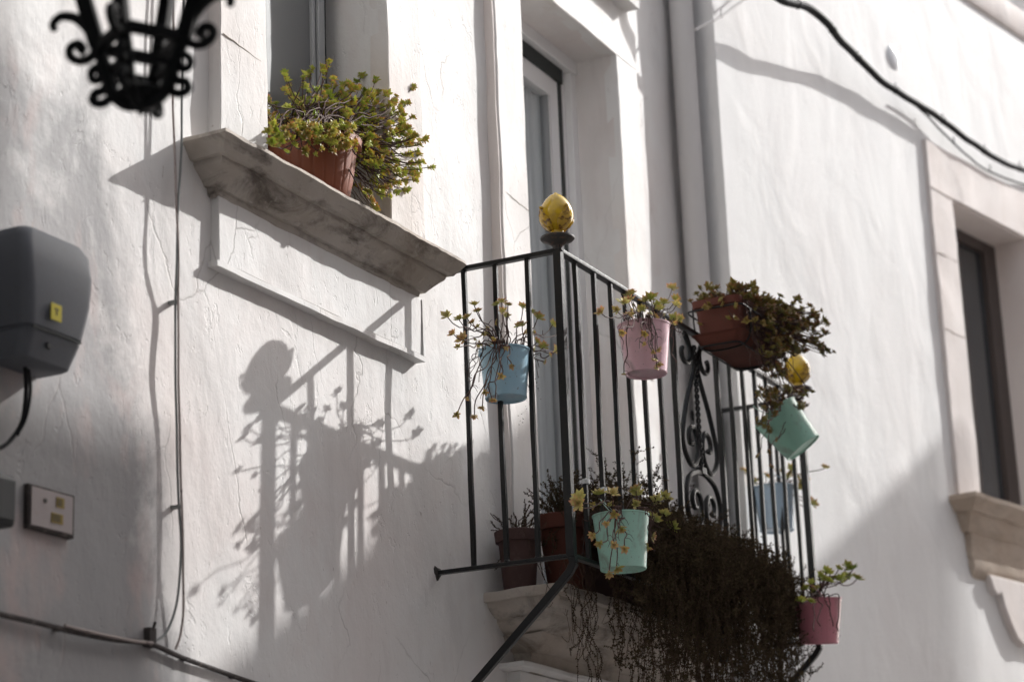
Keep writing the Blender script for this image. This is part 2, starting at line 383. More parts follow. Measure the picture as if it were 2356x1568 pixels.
def wall_grid(mb, x0, x1, z0, z1, holes, y, dep, st, amp, seed, reveal=True):
    xs = sorted({x0, x1, *[h[0] for h in holes], *[h[1] for h in holes]}); zs = sorted({z0, z1, *[h[2] for h in holes], *[h[3] for h in holes]})
    f = MB()
    for i in range(len(xs)-1):
        for j in range(len(zs)-1):
            a, b, c, d = xs[i], xs[i+1], zs[j], zs[j+1]
            if any(h[0] <= (a+b)/2 <= h[1] and h[2] <= (c+d)/2 <= h[3] for h in holes): continue
            f.quadgrid((a, y, c), (b-a, 0, 0), (0, 0, d-c), max(1, round((b-a)/st)), max(1, round((d-c)/st)))
    o = Vector((seed, 0, seed*2))
    for i, p in enumerate(f.v):
        p = Vector(p); n_ = (noise.noise(p*1.3+o)*amp + noise.noise(p*4.1+o)*amp*.35)*min(1, abs(p.x-x0)*6)
        f.v[i] = (p.x, p.y+n_, p.z)
    mb.add(f.v, f.f)
    for h in holes:                                    # the reveals of each opening, set a little inside the grid's edge
        a, b, c, d = h[:4]; yb = y+dep
        n1 = max(1, round((d-c)/st)); n2 = max(1, round((b-a)/st))
        r = MB()
        r.quadgrid((a, y-.012, c), (0, dep, 0), (0, 0, d-c), 3, n1)
        r.quadgrid((b, yb, c), (0, -dep-.012, 0), (0, 0, d-c), 3, n1)
        r.quadgrid((a, yb, d), (b-a, 0, 0), (0, -dep-.012, 0), n2, 3)
        r.quadgrid((a, y-.012, c), (b-a, 0, 0), (0, dep+.012, 0), n2, 3)
        r.rough(.003, 6, seed); mb.add(r.v, r.f)

# ------------------------------------------------------------------ left house
H = empty('townhouse', (6, 0, 0), 'white plastered townhouse with the balcony, the moulded window sill and the tall balcony door', 'building')
def hp(mb, name, mat, **kw):
    o = mb.build(name, mat, None, **kw); o.parent = H; o.matrix_parent_inverse = Matrix.Translation((-6, 0, 0)); return o
def sub(o, par):
    o.parent = par; o.matrix_parent_inverse = Matrix.Identity(4); return o
WX0, WX1, WZ0, WZ1 = 5.055, 5.775, 3.87, 5.6       # window opening
DX0, DX1, DZ0, DZ1 = 6.80, 7.68, 2.85, 5.245       # balcony door opening
wall = MB(); wall_grid(wall, 3.0, 8.50, 1.4, 6.6, [(WX0, WX1, WZ0, WZ1), (DX0, DX1, DZ0, DZ1)], 0, .24, .05, .010, 1)
wall.quadgrid((-7, 0, 0), (10, 0, 0), (0, 0, 9.6), 20, 19); wall.quadgrid((3, 0, 0), (5.5, 0, 0), (0, 0, 1.4), 11, 3); wall.quadgrid((3, 0, 6.6), (5.5, 0, 0), (0, 0, 3.0), 11, 6)
wall.box(-7, 8.5, .60, 8, 0, 9.6)
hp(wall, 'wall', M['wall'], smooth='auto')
rf = MB(); rf.box(-7.1, 8.6, -.06, 8.1, 9.605, 9.8); hp(rf, 'roof', M['roof'])

# window surround: jambs standing 5 cm proud
s_ = MB()
s_.gbox(4.815, WX0, -.045, .02, 3.885, 5.60, .05, 'k'); s_.gbox(WX1, 6.0, -.045, .02, 3.885, 5.60, .05, 'k'); s_.gbox(4.815, 6.0, -.045, .02, 5.60, 5.84, .05, 'k')
s_.rough(.005, 5, 3, .0018)
hp(s_, 'window_surround', M['surround'], smooth='auto', bevel=.004)
def joint(a, b, fn, mat):
    jt = MB(); n_ = 8; a, b = Vector(a), Vector(b); pts = [a.lerp(b, i/n_)+Vector((0, 0, rnd(-.0025, .0025))) for i in range(n_+1)]
    for i in range(n_): jt.bar(pts[i], pts[i+1], .0022*rnd(.6, 1.2), .003)
    fn(jt, 'stone_joint', mat)
M['joint'] = paint('joint_line', (.50, .43, .38), .9, .001, 60, .1)
for z in (4.23, 4.62, 5.0): joint((4.83, -.0440, z+.012), (5.045, -.0440, z-.006), hp, M['joint'])

# moulded stone sill
s_ = MB(); zt = 3.885
s_.mitre(4.69, 6.09, [(.145, zt), (.150, zt-.013), (.118, zt-.052), (.116, zt-.055), (.098, zt-.056), (.097, zt-.066), (.093, zt-.074), (.080, zt-.086), (.062, zt-.100), (.050, zt-.114), (.047, zt-.118), (.034, zt-.119), (.031, zt-.134), (.022, zt-.142)], .03, .02)
s_.rough(.0045, 9, 2, .0032)
sill = hp(s_, 'window_sill', M['sill'], smooth='auto')
s_ = MB(); s_.box(WX0, WX1, .012, .24, 3.862, 3.884); hp(s_, 'inner_sill', M['surround'])
for x in (5.23, 5.62): sj = MB(); sj.bar((x, -.1455, 3.872), (x+.004, -.1115, 3.834), .0030, .004); hp(sj, 'sill_joint', M['joint'])
# apron panel under the sill
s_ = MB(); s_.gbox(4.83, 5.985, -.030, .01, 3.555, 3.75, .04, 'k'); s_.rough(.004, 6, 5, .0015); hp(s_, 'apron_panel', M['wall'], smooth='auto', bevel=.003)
s_ = MB(); s_.gbox(4.815, 5.995, -.034, .01, 3.538, 3.5545, .03, 'k'); s_.gbox(5.986, 5.999, -.034, .01, 3.555, 3.745, .03, 'k'); s_.rough(.003, 7, 8, .001); hp(s_, 'apron_border', M['surround'], smooth='auto')

# window: fly screen in the recess, frame, glass behind
wi = MB(); wi.box(5.605, 5.622, .136, .20, 3.885, 5.60); wi.box(5.63, 5.668, .128, .20, 3.885, 5.6); wi.box(5.676, 5.70, .15, .20, 3.885, 5.6); wi.box(WX0, 5.09, .156, .20, 3.885, 5.6)
wi.box(5.092, 5.603, .15, .20, 5.54, 5.6); wi.box(5.092, 5.603, .156, .20, 3.885, 3.91)
win = hp(wi, 'window', M['frame_g'], bevel=.003)
x_ = MB(); x_.box(5.085, 5.605, .148, .152, 3.90, 5.55); sub(x_.build('fly_screen', M['screen']), win)
x_ = MB(); x_.box(5.09, 5.63, .205, .209, 3.90, 5.55); sub(x_.build('pane', M['glass']), win)
x_ = MB(); x_.box(5.70, WX1+.02, .19, .22, 3.885, 5.6); sub(x_.build('gasket', M['gasket']), win)

# door surround and cornice above it
s_ = MB()
s_.gbox(6.585, DX0, -.038, .02, DZ0, DZ1, .05, 'k'); s_.gbox(DX1, 7.895, -.038, .02, DZ0, DZ1, .05, 'k'); s_.gbox(6.585, 7.895, -.038, .02, DZ1, 5.56, .05, 'k')
s_.rough(.005, 5, 4, .0018); hp(s_, 'door_surround', M['surround'], smooth='auto', bevel=.004)
s_ = MB(); s_.gbox(6.573, 6.588, -.033, .01, DZ0, 5.55, .05, 'k'); s_.rough(.004, 5, 4, .001); hp(s_, 'bare_stone_edge', M['reveal_r'], smooth='auto')
joint((6.60, -.0375, 4.315), (6.795, -.0375, 4.295), hp, M['joint']); joint((7.70, -.0395, 3.90), (7.88, -.0395, 3.90), hp, M['joint'])
s_ = MB(); s_.mitre(6.60, 7.825, [(.12, 5.62), (.122, 5.585), (.105, 5.545), (.100, 5.482), (.03, 5.474)], .05, .02); s_.rough(.003, 6, 6, .001); hp(s_, 'door_cornice', M['surround'], smooth='auto')

# balcony door
yd = .20
d_ = MB()
d_.box(DX0, DX1, yd-.06, yd+.02, DZ1-.055, DZ1+.01)                       # head box
d_.box(DX1-.050, DX1+.01, yd-.05, yd+.03, DZ0, DZ1-.055)                    # right frame
d_.box(DX1-.085, DX1-.052, yd-.02, yd+.03, DZ0, DZ1-.055)
d_.box(DX0-.01, DX0+.05, yd-.05, yd+.03, DZ0, DZ1-.055)
door = hp(d_, 'balcony_door', M['frame'], bevel=.003)
x_ = MB(); x_.box(DX1-.118, DX1-.0855, yd-.022, yd+.04, DZ0, DZ1-.12); x_.box(DX0+.05, DX1-.0855, yd-.03, yd+.04, DZ1-.118, DZ1-.056); sub(x_.build('gasket', M['gasket']), door)
x_ = MB(); x_.box(DX1-.195, DX1-.119, yd-.02, yd+.03, DZ0+.06, DZ1-.12); x_.box(DX0+.06, DX1-.195, yd-.02, yd+.03, DZ1-.20, DZ1-.12); x_.box(DX0+.06, DX1-.195, yd-.02, yd+.03, DZ0+.01, DZ0+.10)
x_.box(7.21, 7.25, yd-.02, yd+.03, DZ0+.10, DZ1-.20)
sub(x_.build('sash', M['frame'], bevel=.003), door)
x_ = MB(); x_.box(DX1-.205, DX1-.1955, yd-.012, yd+.028, DZ0+.10, DZ1-.20); sub(x_.build('glazing_bead', M['frame_g']), door)
x_ = MB()
nx = 90; vs = []; fs = []
for i in range(nx+1):
    x = DX0+.03+(DX1-.2-DX0-.03)*i/nx; yy = yd+.030+.010*math.sin(i*.55)+.006*math.sin(i*1.33+1)
    vs += [(x, yy, DZ0+.03), (x, yy+.004, DZ1-.14)]
for i in range(nx): fs.append((2*i, 2*i+2, 2*i+3, 2*i+1))
x_.add(vs, fs); sub(x_.build('curtain', M['curtain'], smooth=True), door)
kg = NM('clear_pane'); gl = kg.n('ShaderNodeBsdfGlossy'); gl.inputs['Roughness'].default_value = .03
tp = kg.n('ShaderNodeBsdfTransparent'); tp.inputs[0].default_value = (.97, .98, .98, 1); fr = kg.n('ShaderNodeFresnel'); fr.inputs[0].default_value = 1.55
ge = kg.n('ShaderNodeNewGeometry'); mx = kg.n('ShaderNodeMixShader'); kg.l(kg.math('MULTIPLY', fr.outputs[0], kg.math('SUBTRACT', 1.0, ge.outputs['Backfacing'])), mx.inputs[0]); kg.l(tp.outputs[0], mx.inputs[1]); kg.l(gl.outputs[0], mx.inputs[2])
kg.l(mx.outputs[0], [x for x in kg.t.nodes if x.type == 'OUTPUT_MATERIAL'][0].inputs[0]); M['clearglass'] = kg.m
x_ = MB(); x_.box(DX0+.06, DX1-.2, yd+.004, yd+.008, DZ0+.10, DZ1-.20); sub(x_.build('pane', M['clearglass']), door)

# balcony slab: moulded stone cornice
s_ = MB(); zt = 2.845
s_.mitre(6.40, 8.06, [(.30, zt), (.303, zt-.012), (.300, zt-.032), (.276, zt-.034), (.274, zt-.046), (.262, zt-.058), (.232, zt-.074), (.230, zt-.078), (.212, zt-.079), (.210, zt-.090), (.190, zt-.110), (.172, zt-.120), (.150, zt-.130)], .03, .02)
s_.mitre(6.535, 7.925, [(.150, zt-.1305), (.13, zt-.155), (.085, zt-.175), (.07, zt-.178), (.060, zt-.245)], .05, .02)
s_.rough(.006, 7, 11, .003); hp(s_, 'balcony_slab', M['slab'], smooth='auto')
s_ = MB(); s_.gbox(6.56, 7.90, -.055, .01, 2.05, 2.597, .06, 'k'); s_.mitre(6.50, 7.96, [(.095, 2.622), (.095, 2.605), (.07, 2.598)], .06, .01); s_.rough(.005, 6, 12, .002)
hp(s_, 'lintel_block', M['surround'], smooth='auto', bevel=.003)
for (a, b) in ((6.62, 7.82),):
    s_ = MB(); s_.box(a, b, -.058, -.054, .0, 2.02); hp(s_, 'street_door', M['darkwood'])

# ------------------------------------------------------------------ right house
RH = empty('neighbouring_house', RT0, 'smooth white neighbouring house at right with a pink stone window and brown stone sill', 'building', rz=RAZ)
def rp(mb, name, mat, **kw): return mb.build(name, mat, RH, **kw)
UX0, UX1, UZ0, UZ1 = 2.15, 3.02, 3.79, 5.37
wr = MB(); wall_grid(wr, 0, 6, 1.2, 6.60, [(UX0, UX1, UZ0, UZ1)], 0, .24, .10, .006, 5)
wr.quadgrid((0, .9, 0), (0, -.90, 0), (0, 0, 9.4), 9, 94)
wr.quadgrid((0, 0, 0), (6, 0, 0), (0, 0, 1.2), 6, 2); wr.quadgrid((0, 0, 6.6), (6, 0, 0), (0, 0, 2.8), 6, 4); wr.quadgrid((6, 0, 0), (9, 0, 0), (0, 0, 9.4), 9, 9)
wr.box(0.06, 15, .60, 8, 0, 9.4)
for i, p in enumerate(wr.v):
    if abs(p[0]) < 1e-6: wr.v[i] = (p[0]+noise.noise(Vector((0, 0, p[2]*1.7)))*.006, p[1], p[2])
rp(wr, 'wall', M['wall_r'], smooth='auto')
s_ = MB(); s_.gbox(1.915, UX0, -.022, .02, UZ0, UZ1, .06, 'k'); s_.gbox(UX1, 3.27, -.022, .02, UZ0, UZ1, .06, 'k'); s_.gbox(1.915, 3.27, -.022, .02, UZ1, 5.63, .06, 'k')
s_.rough(.005, 5, 7, .002); rp(s_, 'window_surround', M['reveal_r'], smooth='auto', bevel=.004)
s_ = MB()
s_.gbox(UX0-.002, UX0+.010, -.010, .235, UZ0, UZ1, .06); s_.gbox(UX1-.010, UX1+.002, -.010, .235, UZ0, UZ1, .06); s_.gbox(UX0+.01, UX1-.01, -.010, .235, UZ1-.010, UZ1+.002, .06)
rp(s_, 'reveal_lining', M['reveal_r'], smooth='auto')
for z in (5.02, 4.62, 5.365): joint((1.925, -.0235, z+.01), (2.14, -.0235, z), rp, M['joint'])
x_ = MB(); x_.box(UX1-.14, UX1-.008, .17, .23, UZ0, UZ1-.01); x_.box(UX0, UX0+.07, .17, .23, UZ0, UZ1-.01); x_.box(UX0+.07, UX1-.14, .17, .23, UZ1-.07, UZ1-.01); x_.box(UX0+.07, UX1-.14, .17, .23, UZ0, UZ0+.06)
wn = rp(x_, 'window', M['darkwood'], bevel=.004)
x_ = MB(); x_.box(UX0+.07, UX1-.14, .20, .206, UZ0+.06, UZ1-.07); x_.build('pane', M['glass'], wn)
x_ = MB(); x_.box(UX0+.42, UX0+.455, .185, .215, UZ0+.06, UZ1-.07); x_.build('glazing_bar', M['darkwood'], wn)
s_ = MB(); zt = 3.785
s_.mitre(1.84, 3.33, [(.14, zt-.012), (.142, zt-.035), (.098, zt-.085), (.096, zt-.09), (.080, zt-.092), (.076, zt-.11), (.045, zt-.175), (.040, zt-.18)], .05, .02)
s_.mitre(1.965, 3.205, [(.039, zt-.181), (.040, zt-.20), (.034, zt-.27), (.030, zt-.30)], .05, .02)
s_.mitre(1.98, 3.19, [(.035, zt-.3005), (.036, zt-.34), (.020, zt-.375), (-.008, zt-.40), (-.014, zt-.42)], .05, .03)
s_.rough(.006, 6, 13, .002); rp(s_, 'window_sill', M['sill_r'], smooth='auto')
# scalloped apron
half = [(2.12, 3.42), (2.16, 3.35), (2.20, 3.325), (2.235, 3.345), (2.26, 3.28), (2.31, 3.20), (2.37, 3.13), (2.44, 3.10), (2.52, 3.115)]
prof = half + [(2*2.585-a, b) for a, b in reversed(half)]
s_ = MB(); s_.poly(prof, (-.038, .01)); rp(s_, 'window_apron', M['reveal_r'], bevel=.006)
# string course and roof
s_ = MB(); s_.mitre(.0, 15.0, [(.022, 6.80), (.024, 6.77), (.022, 6.66), (.012, 6.635)], .3, .02); s_.rough(.004, 4, 15, .001); rp(s_, 'string_course', M['reveal_r'], smooth='auto')
s_ = MB(); s_.box(-.02, 15.05, -.20, .05, 7.24, 7.34); rp(s_, 'eaves_slab', M['slab'], bevel=.01)
s_ = MB(); s_.box(-.1, 15.1, -.15, 8.1, 9.405, 9.6); rp(s_, 'roof', M['roof'])
for ux in (5.2,):
    s_ = MB(); s_.box(ux, ux+1.0, -.03, -.004, 3.9, 5.4); rp(s_, 'shutter', M['darkwood'], bevel=.01)

# ------------------------------------------------------------------ house across the street (its roofline throws the big shadow)
OX, OZ = 2.1*5.5, 1.42*5.5
OP = empty('opposite_house', (5, -5.5, 0), 'plastered house across the lane whose stepped gabled roofline shades the walls', 'building')
prof = [(14.3-OX, 12.6-OZ), (3.93, 12.6-OZ), (3.93, 3.0), (4.64, 3.0), (4.64, 2.29), (6.95, 3.65), (7.75, 3.10), (7.75, 2.54), (9.08, 3.30)]
pts = [(x+OX, z+OZ) for x, z in prof]
pts = [(-8, 0), (-8, 10.4), (14.3, 10.4)] + pts + [(9.08+OX, 0)]
def op(mb, name, mat, **kw):
    o = mb.build(name, mat, None, **kw); o.parent = OP; o.matrix_parent_inverse = Matrix.Translation((-5, 5.5, 0)); return o
s_ = MB(); s_.poly(pts, (-5.5, -5.75)); op(s_, 'wall', M['opp'])
s_ = MB(); s_.box(-8, 9.08+OX, -13, -5.76, 0, 9.0); op(s_, 'rear_block', M['opp'])
for xx in (-3.5, 0.5, 4.5, 8.5, 12.5, 16.5):
    for zz in (3.4, 6.6):
        s_ = MB(); s_.box(xx, xx+1.1, -5.499, -5.43, zz, zz+.10); s_.box(xx-.12, xx, -5.499, -5.46, zz+.1, zz+1.9); s_.box(xx+1.1, xx+1.22, -5.499, -5.46, zz+.1, zz+1.9); s_.box(xx-.12, xx+1.22, -5.499, -5.46, zz+1.9, zz+2.02)
        f_ = op(s_, 'window', M['surround']); x_ = MB(); x_.box(xx, xx+1.1, -5.499, -5.47, zz+.1, zz+1.9); sub(x_.build('shutter', M['darkwood']), f_)
for xx in (2.4, 10.6):
    s_ = MB(); s_.box(xx, xx+1.2, -5.499, -5.44, 0.02, 2.3); op(s_, 'door', M['darkwood'])

# ------------------------------------------------------------------ added passage block over the lane, cuts skylight to darken the left wall
AR = empty('skylight_blocker', (-2, -2.75, 0), 'dark passage block added out of view over the lane to cut skylight on the left', 'light_blocker')
s_ = MB(); n_ = 16; pts = []
for i in range(n_+1): a = pi*i/n_; pts.append((-2.75+2.68*math.cos(a), 4.1+.9*math.sin(a)))
pts = pts + [(-5.43, 8.6), (-.07, 8.6)]
vs = [(-9.0, y, z) for y, z in pts] + [(2.45, y, z) for y, z in pts]; n_ = len(pts)
s_.add(vs, [tuple(range(n_)), tuple(range(2*n_-1, n_-1, -1))] + [(i, i+n_, (i+1) % n_+n_, (i+1) % n_) for i in range(n_)])
o = s_.build('blocker_vault', M['blocker_vault'], None); o.parent = AR; o.matrix_parent_inverse = Matrix.Translation((2, 2.75, 0))
s_ = MB(); s_.box(2.45, 2.60, -5.43, -.07, 8.2, 8.45); o = s_.build('blocker_ledge', M['slab'], None); o.parent = AR; o.matrix_parent_inverse = Matrix.Translation((2, 2.75, 0))

# ------------------------------------------------------------------ downpipe in the corner between the two houses
dp = empty('downpipe', (8.36, -.075, 0), 'pale painted downpipe in the shaded corner between the two houses', 'pipe')
q0 = P(1588, 0, -.075); q1 = P(1598, 300, -.075)
x_ = MB(); x_.tube([(8.345-8.36, 0, 0), (8.345-8.36, 0, 9.2)], .052, 20); x_.build('pipe', M['pipe'], dp, smooth='auto')
for z in (2.2, 6.9):
    x_ = MB(); x_.tube([(-.015, 0, z), (-.015, 0, z+.03)], .060, 20); x_.box(-.03, 0, .04, .08, z+.005, z+.025); x_.build('bracket', M['iron'], dp, smooth='auto')

# ------------------------------------------------------------------ balcony railing
RX0, RX1, RYD, RB, RTP = 6.102, 8.375, -.475, 2.865, 3.866
RO = Vector((RX0, RYD, RB))
RA = empty('balcony_railing', RO, 'black wrought iron balcony railing with a scrolled centre panel and diagonal braces', 'railing')
def ra(mb, name, mat=None, **kw):
    o = mb.build(name, mat or M['iron'], None, **kw); o.parent = RA; o.matrix_parent_inverse = Matrix.Translation(-RO); return o
def ironbar(mb, a, b, w_):
    n_ = 7; q = [a.lerp(b, i/n_) + (Vector((rnd(-.0012, .0012), rnd(-.0012, .0012), 0)) if 0 < i < n_ else Vector()) for i in range(n_+1)]; vs = []; fs = []
    for p in q:
        e = w_/2*rnd(.96, 1.06); vs += [p+Vector((sx*e, sy*e, 0)) for sx, sy in ((-1, -1), (1, -1), (1, 1), (-1, 1))]
    for i in range(n_):
        for k_ in range(4): k2 = (k_+1) % 4; fs.append((i*4+k_, i*4+k2, i*4+4+k2, i*4+4+k_))
    fs += [(3, 2, 1, 0), (n_*4, n_*4+1, n_*4+2, n_*4+3)]; mb.add(vs, fs)
    for p, s_2 in ((a, 1), (b, -1)): mb.lathe([(0, -.002), (w_*.74, -.001), (w_*.70, .004), (w_*.5, .008)], 9, Matrix.Translation(p+Vector((rnd(-.002, .002), rnd(-.002, .002), .006*s_2))) @ Matrix.Rotation(0 if s_2 > 0 else pi, 4, 'X'), .12)
def jig(p, a=.004): return Vector(p)+Vector((rnd(-a, a), rnd(-a, a), 0))
x_ = MB()
for a, b in (((RX0, RYD, RTP), (RX1, RYD, RTP)), ((RX0, RYD+.006, RTP), (RX0, .03, RTP)), ((RX1, RYD+.006, RTP), (RX1, .03, RTP))):
    n = 14; pts = [Vector(a).lerp(Vector(b), i/n)+Vector((0, 0, noise.noise(Vector(a).lerp(Vector(b), i/n)*3)*.003)) for i in range(n+1)]
    for i in range(n): x_.bar(pts[i], pts[i+1], .014, .027)
ra(x_, 'top_rail', bevel=.0025)
x_ = MB()
x_.bar((RX0, RYD, RB), (RX1, RYD, RB), .013, .026); x_.bar((RX0, RYD+.01, RB+.001), (RX0, .04, RB+.001), .013, .024); x_.bar((RX1, RYD+.01, RB+.001), (RX1, .04, RB+.001), .013, .024)
ra(x_, 'bottom_rail', bevel=.0025)
for x in (RX0, RX1):
    for z in (RB, RTP): x_ = MB(); x_.lathe([(0, -.004), (.030, -.003), (.024, .004), (.016, .010), (0, .011)], 14, Matrix.Translation((x, .004, z)) @ Matrix.Rotation(pi/2, 4, 'X'), .18); x_.rough(.005, 40, 3); ra(x_, 'rail_socket', M['iron_rust'], smooth='auto')
for x in (RX0, RX1):
    x_ = MB(); x_.bar((x, RYD, RB-.004), (x, RYD, RTP+.02), .027, .027, (1, 0, 0)); ra(x_, 'corner_post', bevel=.002)
    x_ = MB(); x_.lathe([(0, 0), (.016, 0), (.018, .012), (.030, .022), (.050, .030), (.056, .036), (.056, .041), (.050, .044), (0, .044)], 28, Matrix.Translation((x, RYD, RTP+.002)))
    x_.tube([(x-.004, RYD-.012, RTP-.001), (x-.006, RYD-.020, RTP-.001)], .007, 8); ra(x_, 'finial_cup', M['iron_rust'], smooth='auto')
for y in (-.128, -.248, -.363):
    for x in (RX0, RX1):
        a = jig((x, y, RB)); b = jig((x, y, RTP)); x_ = MB(); ironbar(x_, a, b, .0150); ra(x_, 'baluster', bevel=.0018)
xs = [RX0+.132*i for i in range(1, 8)] + [RX1-.132*i for i in range(1, 8)]
for i, x in enumerate(xs):
    a = jig((x, RYD, RB)); b = jig((x, RYD, RTP)); w_ = .019 if i in (6, 13) else .0150
    x_ = MB(); ironbar(x_, a, b, w_); ra(x_, 'baluster', bevel=.0018)
# scroll panel
CXS = 7.238
def spiral(cx, cz, r0, r1, a0, a1, n=26):
    return [Vector((cx+(r0+(r1-r0)*i/n)*math.cos(a0+(a1-a0)*i/n), RYD, cz+(r0+(r1-r0)*i/n)*math.sin(a0+(a1-a0)*i/n))) for i in range(n+1)]
pi = math.pi
for sg in (-1, 1):
    x_ = MB()
    # lyre: top curl, crossing near the middle, belly out, inner curl at the foot
    top = spiral(-.102, 3.775, .016, .070, -1.2*pi, .42*pi)
    low = spiral(-.082, 3.455, .068, .018, -.80*pi, 1.15*pi)
    path = [Vector((p.x, RYD, p.z)) for p in top] + [Vector((-.030, RYD, 3.800)), Vector((-.014, RYD, 3.745)), Vector((-.045, RYD, 3.66)), Vector((-.105, RYD, 3.585)), Vector((-.150, RYD, 3.51))]
    path2 = crom(path[::2] + [Vector((-.163, RYD, 3.45)), Vector((-.140, RYD, 3.385)), Vector((-.085, RYD, 3.352)), Vector((-.035, RYD, 3.385)), Vector((-.020, RYD, 3.44)), Vector((-.045, RYD, 3.495)), Vector((-.085, RYD, 3.492)), Vector((-.103, RYD, 3.462)), Vector((-.095, RYD, 3.436)), Vector((-.076, RYD, 3.434))], 5)
    x_.tube([Vector((CXS+sg*(-p.x), p.y, p.z)) for p in path2], .0095, 8); x_.tube([Vector((CXS+sg*.076, RYD, 3.434)), Vector((CXS+sg*.072, RYD, 3.437))], .011, 8)
    ra(x_, 'scroll', smooth='auto')
    for z0, f in ((3.34, -1), (2.885, 1)):
        x_ = MB(); pp = [(-.012, 0), (-.06, -.008), (-.125, -.035), (-.160, -.10), (-.145, -.175), (-.09, -.215), (-.035, -.19), (-.018, -.13), (-.040, -.085), (-.080, -.078), (-.103, -.108), (-.090, -.140), (-.070, -.138)]
        path = crom([Vector((CXS+sg*(-a), RYD, z0-f*b*-1*1.0 if f > 0 else z0+b)) for a, b in pp], 6)
        x_.tube(path, .0095, 8); ra(x_, 'scroll', smooth='auto')
x_ = MB(); x_.box(CXS-.022, CXS+.022, RYD-.013, RYD+.013, 3.335, 3.36); ra(x_, 'collar', bevel=.002)
x_ = MB()
for ph in (0, pi):
    x_.tube([Vector((CXS+.0055*math.cos(ph+i*.9), RYD+.0055*math.sin(ph+i*.9), 3.36+.46*i/70)) for i in range(71)], .005, 6)
ra(x_, 'twisted_bar', smooth=True)
for x, yy in ((RX0, 2.39), (RX1, 2.39)):
    x_ = MB(); pts = [Vector((x, .03, yy-.03)), Vector((x, -.12, 2.50)), Vector((x, -.38, 2.735)), Vector((x, -.465, 2.815)), Vector((x, -.482, 2.840)), Vector((x, -.478, 2.858))]
    for i in range(len(pts)-1): x_.bar(pts[i], pts[i+1]+(pts[i+1]-pts[i]).normalized()*.004, .022, .024, (1, 0, 0))
    ra(x_, 'brace', bevel=.003)

# ------------------------------------------------------------------ ceramic finials
def finial(x, label):
    t = empty('ceramic_finial', (x, RYD, RTP+.046), label, 'finial', 'yellow ceramic finials on the railing corners')
    x_ = MB(); x_.lathe([(0, 0), (.026, 0), (.027, .006), (.020, .013), (.022, .020), (.038, .032), (.050, .047), (.0555, .066), (.055, .084), (.048, .106), (.036, .125), (.022, .139), (.010, .146), (.005, .151), (0, .152)], 40); x_.build('bud', M['ceramic'], t, smooth=True)
    for i in range(4):
        a = pi/4 + i*pi/2 + .25; x_ = MB(); vs = []; fs = []; nu, nv = 8, 12
        bz = [(.018, .020), (.032, .038), (.047, .050), (.066, .0555), (.084, .055), (.106, .048)]
        def bud(z):
            for (z0, r0), (z1, r1) in zip(bz, bz[1:]):
                if z <= z1: return r0+(r1-r0)*max(0, (z-z0))/(z1-z0)
            return .048
        for v in range(nv+1):
            tv = v/nv; wd = .58*math.sin(pi*min(.97, .25+tv*.74))**.7
            for u in range(nu+1):
                tu = (u/nu-.5)*2; an = a+tu*wd; z = .018+.068*tv - .016*abs(tu)**2*tv
                r2 = bud(z)+.0022+.0016*abs(math.sin(tu*pi*1.5))+.004*tv**4-.0015*abs(tu)**3; vs.append((r2*math.cos(an), r2*math.sin(an), z))
        for v in range(nv):
            for u in range(nu): q = v*(nu+1)+u; fs.append((q, q+1, q+nu+2, q+nu+1))
        x_.add(vs, fs); o = x_.build('acanthus_leaf', M['amber'], t, smooth=True); md = o.modifiers.new('thick', 'SOLIDIFY'); md.thickness = .0035; md.offset = 0
        x_ = MB(); x_.lathe([(0, -.006), (.005, -.004), (.0068, 0), (.005, .004), (0, .006)], 10, Matrix.Translation((.0595*math.cos(a), .0595*math.sin(a), .090))); x_.build('leaf_curl', M['amber'], t, smooth=True)
    return t
finial(RX0, 'glossy yellow ceramic bud finial on the near left corner of the railing, in full view')
finial(RX1, 'yellow ceramic bud finial on the far right railing corner, half hidden behind trailing leaves')

# ------------------------------------------------------------------ plants
def seen(p):
    v = Vector(p)-CAM; z = v.dot(fw); return CX+FPX*v.dot(RT)/z, CY-FPX*v.dot(UP)/z
def rosette(mb, c, ax, size, red, nl=13, rn=None, open_=1.0):
    c = Vector(c); ax = ax.normalized(); a = ax.orthogonal().normalized(); b = ax.cross(a); rn = rnd(0, 1) if rn is None else rn
    ph = rnd(0, 6.3)
    nl += 9; size *= 1.18
    for i in range(nl):
        f = i/(nl-1); an = ph+i*2.39996; el = (1.25-1.25*f)*open_*0 + (1.36 - .92*f)       # inner leaves steep, outer flat
        L = size*1.12*(.38+.62*f)*rnd(.85, 1.12); wd = L*.225*rnd(.85, 1.15)
        d = (a*math.cos(an)+b*math.sin(an)); di = d*math.cos(el)+ax*math.sin(el); sd_ = ax.cross(d); nn = di.cross(sd_).normalized()
        base = c + ax*(size*.10*(1-f)); tipc = base+di*L + ax*(-size*.06*f)
        m1 = base+di*L*.62
        vs = [base, m1+sd_*wd, tipc, m1-sd_*wd, m1+nn*wd*.28-di*L*.08, m1-nn*wd*.55-di*L*.08]
        r2 = red*rnd(.6, 1.25); r2 = min(1, r2)
        cols = [(0, r2, rn, 1), (.55, r2, rn, 1), (1, r2, rn, 1), (.55, r2, rn, 1), (.35, r2, rn, 1), (.35, r2, rn, 1)]
        mb.add(vs, [(0, 1, 4), (1, 2, 4), (2, 3, 4), (3, 0, 4), (0, 5, 1), (1, 5, 2), (2, 5, 3), (3, 5, 0)], cols)

